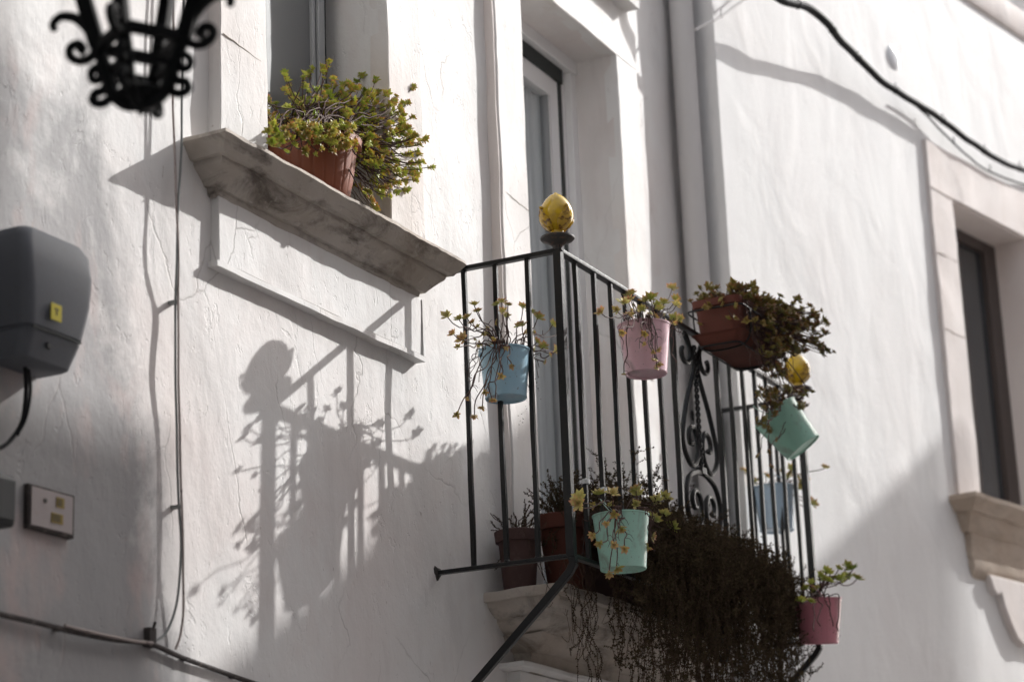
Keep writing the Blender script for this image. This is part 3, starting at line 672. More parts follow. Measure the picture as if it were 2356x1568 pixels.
def stem_path(a, b, up=.35, sag=0.0, jit=.008, n=9):
    a, b = Vector(a), Vector(b); d = (b-a).length
    c1 = a+Vector((0, 0, up*d)) + (b-a)*.15; c2 = b - (b-a)*.30 + Vector((0, 0, -sag*d))
    out = []; ns = rnd(0, 99)
    for i in range(n+1):
        t = i/n; p = a*(1-t)**3+c1*3*t*(1-t)**2+c2*3*t*t*(1-t)+b*t**3
        p += noise.noise_vector(p*22+Vector((ns, 0, 0)))*jit*math.sin(pi*min(1, t*1.1)); out.append(p)
    return out

def trail_path(rim, end, c, jit=.010):            # from the rim over the edge and down
    rim, end = Vector(rim), Vector(end); o = (rim-c); o.z = 0; o = o.normalized()
    pts = [Vector(c)+Vector((0, 0, -.01)), rim+Vector((0, 0, .015)), rim+o*.012+Vector((0, 0, -.012))]
    ns = rnd(0, 99); m = 5
    for i in range(1, m+1):
        t = i/m; p = (rim+o*.014).lerp(end, t); pts.append(p+noise.noise_vector(p*30+Vector((ns, 0, 0)))*jit*2.2*(1 if i < m else 0))
    return crom(pts, 4)

def plant(owner, orig, leafm, stems, ros, stemmat='stem', smooth=False):
    inv = Matrix.Translation(-Vector(orig))
    for mb, nm, mt, sm in ((stems, 'stems', M[stemmat], True), (ros, 'leaves', M[leafm], False)):
        if not mb.v: continue
        o = mb.build(nm, mt, None, smooth=sm, weld=False); o.parent = owner; o.matrix_parent_inverse = inv

def dry_bits(mb, p, n=7):
    p = Vector(p)
    for i in range(n):
        q = p+Vector((rnd(-.008, .008), rnd(-.008, .008), -i*.006)); s_ = rnd(.0022, .0042); d = rvec(); e = d.orthogonal().normalized()
        mb.add([q-d*s_, q+e*s_*.6, q+d*s_, q-e*s_*.6], [(0, 1, 2, 3)])

def bucket(label, cat_group, mat, c, rt, rb, h, name='metal_bucket', tilt=None, bail=None, seam=-2.2, strap=None):
    c = Vector(c)                                  # centre of the bottom
    t = empty(name, c, label, 'plant bucket', cat_group)
    if tilt: t.rotation_euler = tilt
    x_ = MB()
    x_.lathe([(0, .006), (rb*.93, .006), (rb*.97, .001), (rb, 0), (rb+.0018, .003), (rb+.001, .008), (rt, h-.003), (rt+.003, h-.001), (rt+.003, h+.003), (rt-.001, h+.003), (rt-.0025, h-.003), (rb-.002+.0, .012), (0, .012)], 48)
    x_.build('pail', mat, t, smooth='auto')
    x_ = MB(); a = seam; x_.bar((rb*math.cos(a), rb*math.sin(a), .008), (rt*math.cos(a), rt*math.sin(a), h-.004), .003, .003, (math.cos(a), math.sin(a), 0)); x_.build('seam', mat, t)
    for a in (seam-.05, seam-.05+pi):
        o_ = Vector((math.cos(a), math.sin(a), 0)); z = h-.016; rr = rt-.001
        x_ = MB(); x_.tube([o_*(rr-.001)+Vector((0, 0, z)), o_*(rr+.004)+Vector((0, 0, z))], .0085, 14); x_.tube([o_*(rr+.003)+Vector((0, 0, z)), o_*(rr+.008)+Vector((0, 0, z))], .0035, 8); x_.build('ear', mat, t, smooth='auto')
    a = seam-.05; o_ = Vector((math.cos(a), math.sin(a), 0))
    if bail is None: bail = Vector((0, 1, .55))
    bail = Vector(bail).normalized(); pts = []
    for i in range(25):
        th = pi*i/24; pts.append(o_*math.cos(th)*(rt+.006)+bail*math.sin(th)*(rt+.010)+Vector((0, 0, h-.016)))
    x_ = MB(); x_.tube(pts, .0016, 6); x_.build('handle', mat, t, smooth=True)
    x_ = MB(); x_.lathe([(0, h-.012), (rt*.55, h-.010), (rt-.003, h-.016)], 24); x_.build('soil', M['soil'], t)
    if strap:
        for sp in strap:
            q = Vector(sp)-c; x_ = MB()
            x_.lathe([(.0115, -.008), (.0125, -.008), (.0125, .008), (.0115, .008)], 14, Matrix.Translation(q)); x_.tube([q+Vector((-.012, -.006, 0)), q+Vector((-.024, -.012, .003))], .004, 8)
            o = x_.build('cable_tie', M['clear'], t, smooth='auto')
    return t

CR = lambda ox, oy, s: (lambda c, Y: P(ox+s*c[0], oy+s*c[1], Y))

def fill_plant(t, c, rt, h, up_tips, hang_tips, Ymid, leafm, red=.5, size=.019, ysp=.07, conv=None, dry=0, twigs=10):
    size *= 1.06
    c = Vector(c); top = c+Vector((0, 0, h)); st = MB(); ro = MB()
    for q in up_tips:
        Y = Ymid+rnd(-ysp, ysp); tip = conv(q, Y)
        ang = math.atan2(tip.y-top.y, tip.x-top.x); rr = rt*rnd(.3, .85); b = top+Vector((rr*math.cos(ang), rr*math.sin(ang), -.012))
        pth = stem_path(b, tip, .35, .15, .016); st.tube(pth, [.0022-.0007*i/len(pth) for i in range(len(pth))], 5, False)
        ax = (pth[-1]-pth[-3]).normalized()+Vector((0, 0, .5))+rvec()*.45
        rosette(ro, tip, ax, size*rnd(.8, 1.2), red*rnd(.4, 1.6), random.choice((11, 13, 15)))
        if random.random() < .6:
            pp = pth[5]; rosette(ro, pp+rvec()*.006, rvec()+Vector((0, 0, .6)), size*rnd(.4, .7), red*rnd(.8, 1.6), 8)
        for k in range(2):
            pp = pth[random.randint(3, 7)]; d = rvec(); st.tube([pp, pp+d*.012+Vector((0, 0, .004)), pp+d*.020], [.0012, .001, .0006], 4, False)
    for q, dY in hang_tips:
        tip = conv(q, dY)
        ang = math.atan2(tip.y-top.y, tip.x-top.x); rim = top+Vector((rt*math.cos(ang), rt*math.sin(ang), 0))
        pth = trail_path(rim, tip, top); st.tube(pth, .0019, 5, False)
        rosette(ro, tip, (pth[-1]-pth[-4]).normalized()+rvec()*.5, size*rnd(.45, .8), min(1, red*rnd(1.2, 2.4)), 10)
        for k in range(3):
            pp = pth[random.randint(8, len(pth)-2)]; d = rvec(); d.z = -abs(d.z); st.tube([pp, pp+d*.014, pp+d*.022+Vector((0, 0, -.008))], [.0011, .0009, .0006], 4, False)
    for i in range(twigs):
        a = rnd(0, 2*pi); rim = top+Vector((rt*math.cos(a), rt*math.sin(a), 0)); e = rim+Vector((math.cos(a)*rnd(.01, .05), math.sin(a)*rnd(.01, .05), -rnd(.02, .11)))
        pth = trail_path(rim, e, top, .012); st.tube(pth, .0013, 4, False); dry_bits(st, e, 5)
    for i in range(dry):
        a = rnd(0, 2*pi); e = top+Vector((math.cos(a)*rt*rnd(1, 1.5), math.sin(a)*rt*rnd(1, 1.5), -rnd(.02, .22))); dry_bits(st, e, 8)
    plant(t, c, leafm, st, ro)

BG = 'enamelled metal buckets of succulents hung on the railing'
# blue bucket on the left side rail
yb = -.285; top = P(1160, 800, yb); rt = .081; h = .158
c = Vector((top.x, yb, top.z-h-.012))
t = bucket('pale blue metal bucket with spreading pink-tipped succulents on the near left side of the railing', BG, M['blue'], c, rt, .066, h, bail=(1, .2, .9), seam=-.75)
cv = CR(977.8, 431.4, .3668)
fill_plant(t, c, rt, h, [(140, 810), (215, 830), (265, 820), (310, 740), (335, 780), (180, 920), (240, 950), (480, 720), (520, 740), (490, 780), (510, 810), (615, 755), (660, 790), (705, 820), (610, 870), (440, 990), (800, 860), (850, 885), (700, 970), (745, 1000), (830, 1020), (860, 1000), (450, 740), (300, 850)],
    [((510, 1000), yb-.10), ((545, 1115), yb-.10), ((435, 945), yb-.09), ((375, 1275), yb-.07), ((270, 1320), yb-.05), ((420, 1320), yb-.08), ((360, 1370), yb-.07), ((200, 1420), yb-.04), ((310, 1425), yb-.05), ((480, 1180), yb-.10), ((745, 1090), yb-.09), ((210, 1000), yb-.05), ((780, 1050), yb-.08), ((440, 1330), yb-.09)],
    yb-.02, 'leaf_y', .75, .019, .05, cv, 4, 14)
# pink bucket on the front
yb = -.572; top = P(1481, 748, yb); rt = .087; h = .168; c = Vector((top.x, yb, top.z-h-.004))
t = bucket('pale pink metal bucket of small succulents on the front railing beside the scroll panel', BG, M['pink'], c, rt, .069, h, bail=(0, 1, .9), seam=-2.75, strap=[(RX0+.132*4, RYD, 3.70), (RX0+.132*5, RYD, 3.69)])
cv = CR(1351.7, 604, .2018)
fill_plant(t, c, rt, h, [(160, 580), (340, 550), (410, 470), (490, 380), (470, 450), (495, 360), (660, 440), (720, 420), (630, 550), (800, 510), (965, 300), (1000, 420), (1010, 490), (985, 630), (1050, 640), (480, 610), (830, 540), (750, 400), (870, 470)],
    [((400, 790), yb-.09), ((650, 815), yb-.10), ((635, 920), yb-.10), ((740, 1010), yb-.10), ((765, 1090), yb-.09), ((800, 980), yb-.10), ((810, 1140), yb-.09), ((790, 1190), yb-.09), ((415, 1255), yb+.02), ((985, 710), yb-.05)],
    yb, 'leaf_y', .7, .021, .05, cv, 1, 5)
# mint bucket, front, low
yb = -.572; top = P(1428, 1184, yb); rt = .089; h = .172; c = Vector((top.x, yb, top.z-h-.004))
t = bucket('mint green metal bucket with trailing succulents low on the front railing near the corner', BG, M['mint'], c, rt, .072, h, bail=(-.2, .8, 1), seam=-2.9, strap=[(RX0+.132*1, RYD, 3.125), (RX0+.132*2, RYD, 3.12)])
cv = CR(977.8, 977.8, .3764)
fill_plant(t, c, rt, h, [(950, 450), (940, 480), (1060, 425), (1145, 420), (1290, 400), (1420, 465), (1460, 450), (1300, 430), (1395, 580), (1460, 550), (1505, 630)],
    [((1385, 675), yb-.05), ((1160, 540), yb-.10), ((1110, 600), yb-.10), ((1195, 625), yb-.10), ((1070, 720), yb-.09), ((1030, 670), yb-.06), ((1170, 870), yb-.09), ((1125, 900), yb-.08), ((1150, 730), yb-.1), ((1220, 750), yb-.1), ((1350, 740), yb-.07)],
    yb-.01, 'leaf_y', .5, .026, .05, cv, 2, 8)
# tilted mint bucket, far right front
yb = -.60; mid = P(1816, 990, yb)
til = Matrix.Rotation(R_(-36), 4, fw).to_euler()
ax = (Matrix.Rotation(R_(-36), 4, fw) @ Vector((0, 0, 1)))
rt, h = .094, .175; c = mid - ax*h*.5
t = bucket('tilted mint green metal bucket hanging askew under the terracotta planter', BG, M['mint2'], c, rt, .076, h, tilt=til, bail=(0, .5, 1), seam=-2.9)
st = MB(); ro = MB(); topc = mid+ax*h*.5
for i in range(46):
    q = (rnd(1742, 1862), rnd(890, 935)+0) if i < 34 else (rnd(1745, 1800), rnd(930, 990))
    tip = P(q[0], q[1], yb+rnd(-.12, .05)); pth = stem_path(topc+rvec()*.05, tip, .3, .1, .012); st.tube(pth, .002, 4, False); rosette(ro, tip, rvec()+Vector((0, 0, .7)), rnd(.012, .022), rnd(.3, .9), 11)
for q in ((1766, 1040), (1774, 1075), (1790, 1010), (1745, 1050)):
    tip = P(*q, yb-.02); pth = stem_path(topc-ax*.02+rvec()*.06, tip, 0, .0, .02); st.tube(pth, .0016, 4, False); rosette(ro, tip, rvec(), .014, 1.0, 10)
for mb, nm, mt in ((st, 'stems', 'stem'), (ro, 'leaves', 'leaf_d')):
    o = mb.build(nm, M[mt], None, weld=False); o.parent = t; o.matrix_parent_inverse = (Matrix.Translation(c) @ til.to_matrix().to_4x4()).inverted()
# dusky pink bucket at the right rail
q = P(1877, 1378, -.59); xb = q.x; rt, h = .093, .172
c = Vector((xb, q.y, q.z-h))
t = bucket('dusky pink metal bucket low at the far right corner of the railing', BG, M['pink2'], c, rt, .074, h, tilt=(R_(4), R_(-6), 0), bail=(-1, .2, .9), seam=-2.4)
st = MB(); ro = MB(); topc = c+Vector((0, 0, h))
for q in [(1850, 1350), (1862, 1340), (1880, 1325), (1895, 1315), (1905, 1320), (1890, 1345), (1875, 1360), (1915, 1350), (1925, 1322), (1945, 1330), (1958, 1334), (1950, 1352), (1968, 1358), (1838, 1365), (1900, 1335), (1932, 1345), (1860, 1368)]:
    tip = P(*q, -.59+rnd(-.06, .04)); pth = stem_path(topc+Vector((rnd(-.04, .04), rnd(-.04, .04), -.01)), tip, .3, .1, .012); st.tube(pth, .0024, 5, False)
    rosette(ro, tip, rvec()*.5+Vector((.3, 0, .8)), rnd(.020, .030), rnd(.2, .7), 12)
for q in [(1885, 1420), (1905, 1395), (1928, 1445), (1915, 1430), (1868, 1425)]:
    tip = P(*q, -.68); ang = math.atan2(tip.y-topc.y, tip.x-topc.x); pth = trail_path(topc+Vector((rt*math.cos(ang), rt*math.sin(ang), 0)), tip, topc); st.tube(pth, .0022, 5, False); dry_bits(st, tip, 6)
plant(t, c, 'leaf', st, ro)
# grey blue bucket on the far side rail, seen through the bars
xb = 8.43; d = ray(1781, 1122); q = CAM+d*((xb-CAM.x)/d.x); rt, h = .088, .180; c = Vector((xb, q.y, q.z-h))
t = bucket('grey-blue metal bucket on the far side railing, seen through the bars', BG, M['blue2'], c, rt, .070, h, bail=(-1, .2, .9), seam=-2.0)
st = MB(); ro = MB(); topc = c+Vector((0, 0, h))
for q in [(1897, 1077), (1735, 1110), (1710, 1085), (1790, 1085), (1820, 1080), (1835, 1100), (1845, 1110), (1840, 1125), (1860, 1150), (1870, 1160), (1850, 1165), (1815, 1098), (1762, 1095), (1852, 1102)]:
    d = ray(*q); tip = CAM+d*((xb+rnd(-.05, .05)-CAM.x)/d.x); pth = stem_path(topc+Vector((rnd(-.05, .05), rnd(-.04, .04), -.01)), tip, .25, .0, .015); st.tube(pth, .002, 5, False)
    rosette(ro, tip, rvec()*.6+Vector((.1, -.2, .7)), rnd(.020, .028), rnd(.6, 1.0), 12)
plant(t, c, 'leaf_y', st, ro)

# terracotta trough in a wire holder on the front rail
o0 = Vector((7.19, -.50, 3.812)); LX, LY, LH = .41, .175, .145
t = empty('terracotta_planter', o0, 'rectangular terracotta planter in a wire holder spilling dark succulents', 'planter')
def rrect(x0, x1, y0, y1, r=.025, n=5):
    out = []
    for cx, cy, a0 in ((x1-r, y1-r, 0), (x0+r, y1-r, pi/2), (x0+r, y0+r, pi), (x1-r, y0+r, 1.5*pi)):
        for i in range(n+1): a = a0+pi/2*i/n; out.append((cx+r*math.cos(a), cy+r*math.sin(a)))
    return out
def ringloft(mb, secs, closed_top=True, closed_bot=True):
    n = len(secs[0]); vs = [p for s2 in secs for p in s2]; fs = []
    for j in range(len(secs)-1):
        for i in range(n): i2 = (i+1) % n; fs.append((j*n+i, j*n+i2, (j+1)*n+i2, (j+1)*n+i))
    if closed_bot: fs.append(tuple(range(n-1, -1, -1)))
    if closed_top: fs.append(tuple((len(secs)-1)*n+i for i in range(n)))
    mb.add(vs, fs)
def trough(mb, x0, x1, y0, y1, z0, h, fl, rim):
    sec = lambda e, z: [(a, b, z) for a, b in rrect(x0-e, x1+e, y0-e, y1+e)]
    ringloft(mb, [sec(0, z0), sec(fl*.8, z0+h-.028), sec(fl*.8+rim, z0+h-.027), sec(fl+rim, z0+h), sec(fl-.006, z0+h), sec(fl-.008, z0+h-.02)])
x_ = MB(); trough(x_, 0.012, LX-.012, -LY+.012, -.012, .012, LH, .012, .009); x_.build('trough', M['terra2'], t, smooth='auto')
x_ = MB(); sec = lambda e, z: [(a, b, z) for a, b in rrect(0-e, LX+e, -LY-e, e)]
ringloft(x_, [sec(-.012, -.010), sec(.012, .026), sec(.016, .027), sec(.008, .020), sec(-.012, -.002)]); x_.build('saucer', M['terra2'], t, smooth='auto')
x_ = MB()
for z, e in ((-.014, -.01), (.115, .022)):
    q = [Vector((a, b, z)) for a, b in rrect(-e, LX+e, -LY-e, e)]; x_.tube(q+[q[0]], .0035, 6)
for xx in (.06, LX-.06): x_.tube(crom([(xx, -LY-.022, .115), (xx, -LY-.020, .03), (xx, -LY+.02, -.016), (xx, -.02, -.016), (xx, .018, .05), (xx, .025, .12), (xx, .022, .16), (xx, -.005, .175)], 5), .0035, 6)
x_.build('wire_holder', M['iron'], t, smooth=True)
st = MB(); ro = MB(); c0 = o0+Vector((LX/2, -LY/2, LH))
inc = lambda x0, x1: o0+Vector((rnd(x0, x1), rnd(-LY+.02, -.02), LH-.005))
for i in range(640):
    u = random.random()
    if u < .40:   tip = o0+Vector((rnd(0, LX+.05), rnd(-LY-.04, .02), LH+rnd(.0, .085)*(.4+.6*random.random())))
    elif u < .80: a = rnd(0, 1); tip = o0+Vector((LX-.14+a*.42, rnd(-LY-.12, -.01)-a*.03, LH+.07-rnd(0, .23)*(.35+a*.65)))
    else:         tip = o0+Vector((rnd(.10, LX+.12), -LY-rnd(.02, .10), LH-rnd(.0, .26)))
    sx_, sy_ = seen(tip)
    if sx_ > 1808 and 815 < sy_ < 900: continue      # a gap in the foliage where the far finial shows
    b = inc(.03, LX-.03) if tip.x < c0.x+.05 else inc(LX*.4, LX-.03)
    pth = stem_path(b, tip, .3, .05, .02); st.tube(pth, .0019, 4, False)
    up = tip.z > o0.z+LH+.045
    rosette(ro, tip, rvec()*.7+Vector((.2, -.2, .7)), rnd(.013, .024), rnd(.2, 1.0), 11, rn=min(1, rnd(0, .6)+(.4 if up else 0)))
    if i % 2: rosette(ro, pth[6]+rvec()*.008, rvec()+Vector((0, 0, .4)), rnd(.009, .015), rnd(.5, 1), 8, rn=rnd(0, .4))
for i in range(90):
    a = inc(.02, LX); e = a+Vector((rnd(-.03, .05), 0, 0)); e.y = o0.y-LY-rnd(.01, .05); e.z = o0.z+LH-rnd(.05, .30)
    rim = Vector((a.x, o0.y-LY, o0.z+LH)); pth = trail_path(rim, e, rim+Vector((0, .05, 0)), .014); st.tube(pth, .0014, 4, False); dry_bits(st, e, 6)
for i in range(16):
    u_ = rnd(-.01, LX*.8); tip = o0+Vector((u_, -LY-rnd(.015, .05), LH-rnd(-.02, .11))) if i % 2 else o0+Vector((-rnd(.01, .04), -rnd(.01, LY), LH-rnd(-.02, .09)))
    b = o0+Vector((min(max(u_, .03), LX-.03), -LY*.5, LH)); rosette(ro, tip, rvec()+Vector((-.3, -.5, .2)), rnd(.013, .019), .7, 12, rn=.9); st.tube(stem_path(b, tip, .3, 0, .015), .0016, 4, False)
plant(t, o0, 'leaf_d', st, ro)

# terracotta tub with bright succulent on the window sill
tc = Vector((5.392, .012, 3.890)); tr = .135
t = empty('terracotta_tub', tc, 'ribbed terracotta tub with a bushy bright green succulent on the window sill', 'potted plant')
x_ = MB(); pr = [(0, .022), (.098, .022), (.101, .026), (.112, .08), (.121, .15), (.124, .176), (.134, .178), (.138, .182), (.139, .205), (.135, .209), (.129, .208), (.126, .195), (0, .19)]
pr = [(a*1.11, b*1.04) for a, b in pr]; x_.lathe(pr, 176)
for i, p in enumerate(x_.v):
    r = math.hypot(p[0], p[1]); z = p[2]
    if .024 < z < .177 and r > .09:
        a = math.atan2(p[1], p[0]); kk = 1 - .022*(abs(math.sin(a*11)) < .12); x_.v[i] = (p[0]*kk, p[1]*kk, z)
x_.build('pot', M['terra'], t, smooth='auto')
x_ = MB(); x_.lathe([(0, 0), (.100, 0), (.112, .012), (.119, .028), (.116, .030), (.108, .014), (0, .012)], 48); x_.build('saucer', M['terra'], t, smooth='auto')
S = [(470,395),(510,410),(600,280),(605,360),(660,400),(700,290),(745,240),(800,235),(845,205),(830,345),(865,300),(940,315),(1020,280),(1095,300),(1030,360),(1145,345),(1185,343),(1245,350),(1300,340),(1200,440),(1270,425),(1255,470),(1240,520),(1325,540),(1280,600),(1360,620),(1290,655),(1240,640),(1330,710),(1275,705),(1250,750),(1400,775),(1330,790),(1290,810),(1310,850),(1190,860),(1210,910),(1260,895),(1140,890),(1170,935),(1070,960),(1090,1000),(1000,885),(1040,690),(1100,720),(1150,700),(1060,650),(900,610),(860,580),(740,590),(690,570),(640,620),(580,640),(530,640),(550,490),(600,500),(520,540),(910,470),(850,480),(780,440),(970,420),(1050,560),(1120,430),(900,390),(1040,490),(1130,560),(1180,600),(940,660),(970,560),(780,520),(500,480),(640,540),(600,265),(620,345),(705,270),(810,260),(730,270)]
out = [(470, 390), (600, 440), (720, 400), (840, 330), (1000, 300), (1180, 370), (1290, 470), (1330, 600), (1350, 760), (1290, 850), (1180, 900), (1060, 950), (1020, 800), (980, 680), (860, 600), (640, 620), (500, 600)]
def inside(x, y, pl):
    r = False; j = len(pl)-1
    for i in range(len(pl)):
        if (pl[i][1] > y) != (pl[j][1] > y) and x < (pl[j][0]-pl[i][0])*(y-pl[i][1])/(pl[j][1]-pl[i][1])+pl[i][0]: r = not r
        j = i
    return r
S2 = list(S)
while len(S2) < len(S)+165:
    q = (rnd(460, 1380), rnd(300, 980))
    if inside(*q, out) and (q[0] > 800 or random.random() < .55): S2.append(q)
S2 += [(rnd(500, 980), rnd(545, 700)) for _ in range(34)]
st = MB(); ro = MB(); topc = tc+Vector((0, 0, .20))
for i, q in enumerate(S2):
    right = max(0, (q[0]-800)/600); Y = .03 - .10*right + rnd(-.09, .09) - (.07 if q[1] > 560 else 0)
    if q[1] > 540 and q[0] < 1000: Y = tc.y-.165+rnd(-.02, .02)
    tip = P(402.6+.4218*q[0], 57.5+.4218*q[1], Y)
    b = topc+Vector((rnd(-.10, .12), rnd(-.10, .10), -.01))
    pth = stem_path(b, tip, .35 if tip.z > topc.z else .55, .12, .018)
    st.tube(pth, [.0032-.0018*j/len(pth) for j in range(len(pth))], 5, False)
    ax = (pth[-1]-pth[-3]).normalized()*.8+Vector((.1, -.1, .5))+rvec()*.5
    rn_ = rnd(.1, 1); rd_ = rnd(.2, 1.0); sz_ = rnd(.0125, .0195)
    rosette(ro, tip, ax, sz_, rd_, random.choice((11, 13)), rn=rn_)
    dv = (pth[-2]-pth[-1]).normalized()
    for k_ in (1, 2): rosette(ro, tip+dv*(.009*k_)+rvec()*.002, ax, sz_*.72, min(1, rd_+.35), 4, rn=rn_*.8)
    for k_ in range(2 if q[0] > 700 else 1): rosette(ro, pth[random.randint(3, 8)]+rvec()*.014, ax+rvec(), rnd(.010, .017), rnd(.1, .8), 8)
for i in range(26):
    pp = P(402.6+.4218*rnd(960, 1240), 57.5+.4218*rnd(600, 1000), rnd(-.12, 0)); dry_bits(st, pp, 9); st.tube(stem_path(topc+Vector((.12, -.03, -.02)), pp, .3, .1, .03), .0014, 4, False)
plant(t, tc, 'leaf', st, ro)

# clay pots on the balcony floor
def claypot(name, label, c, rt, rb, h, mat, group, seed):
    t = empty(name, c, label, 'potted plant', group)
    x_ = MB(); x_.lathe([(0, 0), (rb, 0), (rb+.002, .004), (rb+(rt-rb)*.8, h*.80), (rt+.006, h*.81), (rt+.010, h*.985), (rt+.006, h), (rt-.006, h), (rt-.008, h-.02), (0, h-.02)], 40); x_.build('pot', mat, t, smooth='auto'); return t
def sprigs(st, le, pth, step=.006, sz=.0055, start=.25, tip=.4):
    L = 0
    for i in range(1, len(pth)):
        a, b = pth[i-1], pth[i]; seg = (b-a).length; k = int(seg/step)+1
        if i/len(pth) < start: continue
        for j in range(k):
            p = a.lerp(b, j/k); d = (b-a).normalized()
            for s2 in range(2):
                o = rvec(); o = (o-d*o.dot(d)).normalized(); di = (o*.8+d*.6).normalized(); s3 = sz*rnd(.6, 1.3); w2 = di.cross(o+rvec()*.3).normalized()*s3*.33; r_ = rnd(0, 1)
                le.add([p, p+di*s3*.55+w2, p+di*s3, p+di*s3*.55-w2], [(0, 1, 2, 3)], [(0, 0, r_, 1), (.5, tip, r_, 1), (1, tip, r_, 1), (.5, tip, r_, 1)])
def bushpot(t, c, rt, h, n, spread, hgt, sz=.009):
    st = MB(); le = MB(); top = Vector(c)+Vector((0, 0, h-.02))
    for i in range(n):
        a = rnd(0, 2*pi); b = top+Vector((rt*.7*math.cos(a)*random.random(), rt*.7*math.sin(a)*random.random(), 0)); tip = top+Vector((math.cos(a)*rnd(.02, spread), math.sin(a)*rnd(.02, spread*.8), rnd(.02, hgt)))
        if random.random() < .2: tip.z = top.z-rnd(0, .15)
        pth = stem_path(b, tip, .4, 0, .02, 10); st.tube(pth, .0014, 4, False); sprigs(st, le, pth, .007, sz, .3)
    plant(t, c, 'leaf_t', st, le, 'stem_d')
c = Vector((6.635, -.20, 2.848)); t = claypot('clay_pot', 'tall dark red terracotta pot of wiry herb on the balcony floor behind the corner post', c, .088, .058, .265, M['terra4'], None, 1); bushpot(t, c, .088, .265, 100, .17, .17)
c = Vector((6.475, -.105, 2.848)); t = claypot('clay_pot', 'squat brown clay pot on the balcony floor against the wall, left of the taller one', c, .070, .052, .200, M['terra3'], None, 2); bushpot(t, c, .07, .2, 34, .15, .12, .006)

# long trough on the balcony with the great hanging thyme-like shrub
o1 = Vector((6.86, -.285, 2.848))
t = empty('herb_trough', o1, 'big dark wiry herb shrub spilling through the bars and hanging below the balcony', 'potted plant')
x_ = MB(); trough(x_, 0.012, 1.10, .012, .19, .0, .17, .012, .008); x_.build('trough', M['terra3'], t, smooth='auto')
st = MB(); le = MB()
N = 900
for i in range(N):
    x = rnd(6.88, 8.05) if i % 3 else rnd(6.55, 7.05); b = Vector((max(6.9, x), rnd(-.27, -.12), 3.0))
    dx = rnd(-.14, .14) if i % 3 else rnd(-.22, .05)
    u = random.random()
    if u < .34:      # upright tips
        tip = Vector((min(8.0, x+dx*.6), rnd(-.50, -.15), 3.06+rnd(0, .27 if x < 7.5 else .18)*random.random()**.6)); pth = stem_path(b, tip, .5, .1, .02, 9)
    else:            # over the bars and down
        hang = rnd(.10, .84)*random.random()**.22; xe = min(x+dx, 8.14); yo = -.46-rnd(.0, .17 if xe < 7.75 else .09)
        zt_ = 3.08+rnd(-.10, .07)
        zb_ = max(zt_-hang, 2.18)
        pth = crom([b, Vector(((x+xe)/2, -.36, zt_)), Vector((xe, yo, zt_-.06)), Vector((xe+rnd(-.04, .04), yo+rnd(-.02, .03), (zt_+zb_)/2)), Vector((xe+rnd(-.07, .07), yo+rnd(-.03, .06), zb_))], 5)
        ns = rnd(0, 99); pth = [p+noise.noise_vector(p*14+Vector((ns, 0, 0)))*.034 for p in pth]
    st.tube(pth, .0011, 3, False); sprigs(st, le, pth, .013, .0085, .2, .5)
    for k_ in range(random.randint(5, 11)):
        p = pth[random.randint(len(pth)//3, len(pth)-1)]; d = rvec(); d.z = d.z*.6+.25; L_ = rnd(.025, .075)
        q = [p, p+d*L_*.5+rvec()*.004, p+d*L_+Vector((0, 0, .008))+rvec()*.006]; st.tube(q, .0008, 3, False); sprigs(st, le, q, .0065, .0085, 0, .6)
for i in range(18):      # stray strands at the left, in front of the slab
    x = rnd(6.42, 6.85); xe = x-rnd(0, .18); zb_ = rnd(2.33, 2.75)
    pth = crom([Vector((6.9, -.24, 3.0)), Vector((x, -.33, 2.93)), Vector((xe, -.37, 2.80)), Vector((xe+rnd(-.05, .05), -.38, (2.8+zb_)/2)), Vector((xe+rnd(-.06, .06), -.37, zb_))], 6)
    ns = rnd(0, 99); pth = [p+noise.noise_vector(p*16+Vector((ns, 0, 0)))*.03 for p in pth]; st.tube(pth, .0012, 4, False); sprigs(st, le, pth, .009, .007, .45, .5)
for i in range(14):      # bare loops
    a = Vector((rnd(6.5, 6.9), rnd(-.35, -.15), rnd(2.85, 3.05))); pth = crom([a]+[a+Vector((-rnd(0, .28)*k/4, rnd(-.05, .05), rnd(-.14, .12)-.03*k)) for k in range(1, 5)], 6); st.tube(pth, .0009, 4, False)
plant(t, o1, 'leaf_t', st, le, 'stem_d')

# ------------------------------------------------------------------ lantern in the foreground
LD = 4.1; LK = 1.10
tipL = PD(322, 271, LD)
t = empty('hanging_lantern', tipL, 'black wrought iron lantern with curling leaf scrolls hanging in the foreground', 'lantern')
sc_ = LD/FPX
ring = lambda r, z, ph: [Vector((r*math.cos(ph+i*pi/2), r*math.sin(ph+i*pi/2), z)) for i in range(4)]
ph0 = AZ - .22
zz = lambda py: (271-py)*sc_*1.02/LK; t.scale = (LK, LK, LK)
R1 = ring(.078, zz(88), ph0); R2 = ring(.060, zz(150), ph0); RTOP = ring(.135, zz(-170), ph0)
x_ = MB()
for i in range(4):
    x_.bar(R1[i], RTOP[i], .028, .022); 
x_.build('corner_bar', M['lantern'], t, bevel=.003)
x_ = MB()
for i in range(4): x_.bar(R1[i], R1[(i+1) % 4], .020, .016)
x_.build('frame_ring', M['lantern'], t, bevel=.002)
x_ = MB()
for i in range(4): x_.bar(RTOP[i], RTOP[(i+1) % 4], .016, .012)
x_.build('frame_ring', M['lantern'], t, bevel=.002)
x_ = MB()
for i in range(4):
    x_.bar(R2[i], R2[(i+1) % 4], .011, .010); x_.tube(crom([R1[i], R1[i].lerp(R2[i], .5)*1.02, R2[i], Vector((R2[i].x*.85, R2[i].y*.85, zz(200))), Vector((R2[i].x*.45, R2[i].y*.45, zz(232))), Vector((0, 0, zz(238)))], 6), [.0125]*31, 8)
x_.build('basket', M['lantern'], t, smooth='auto')
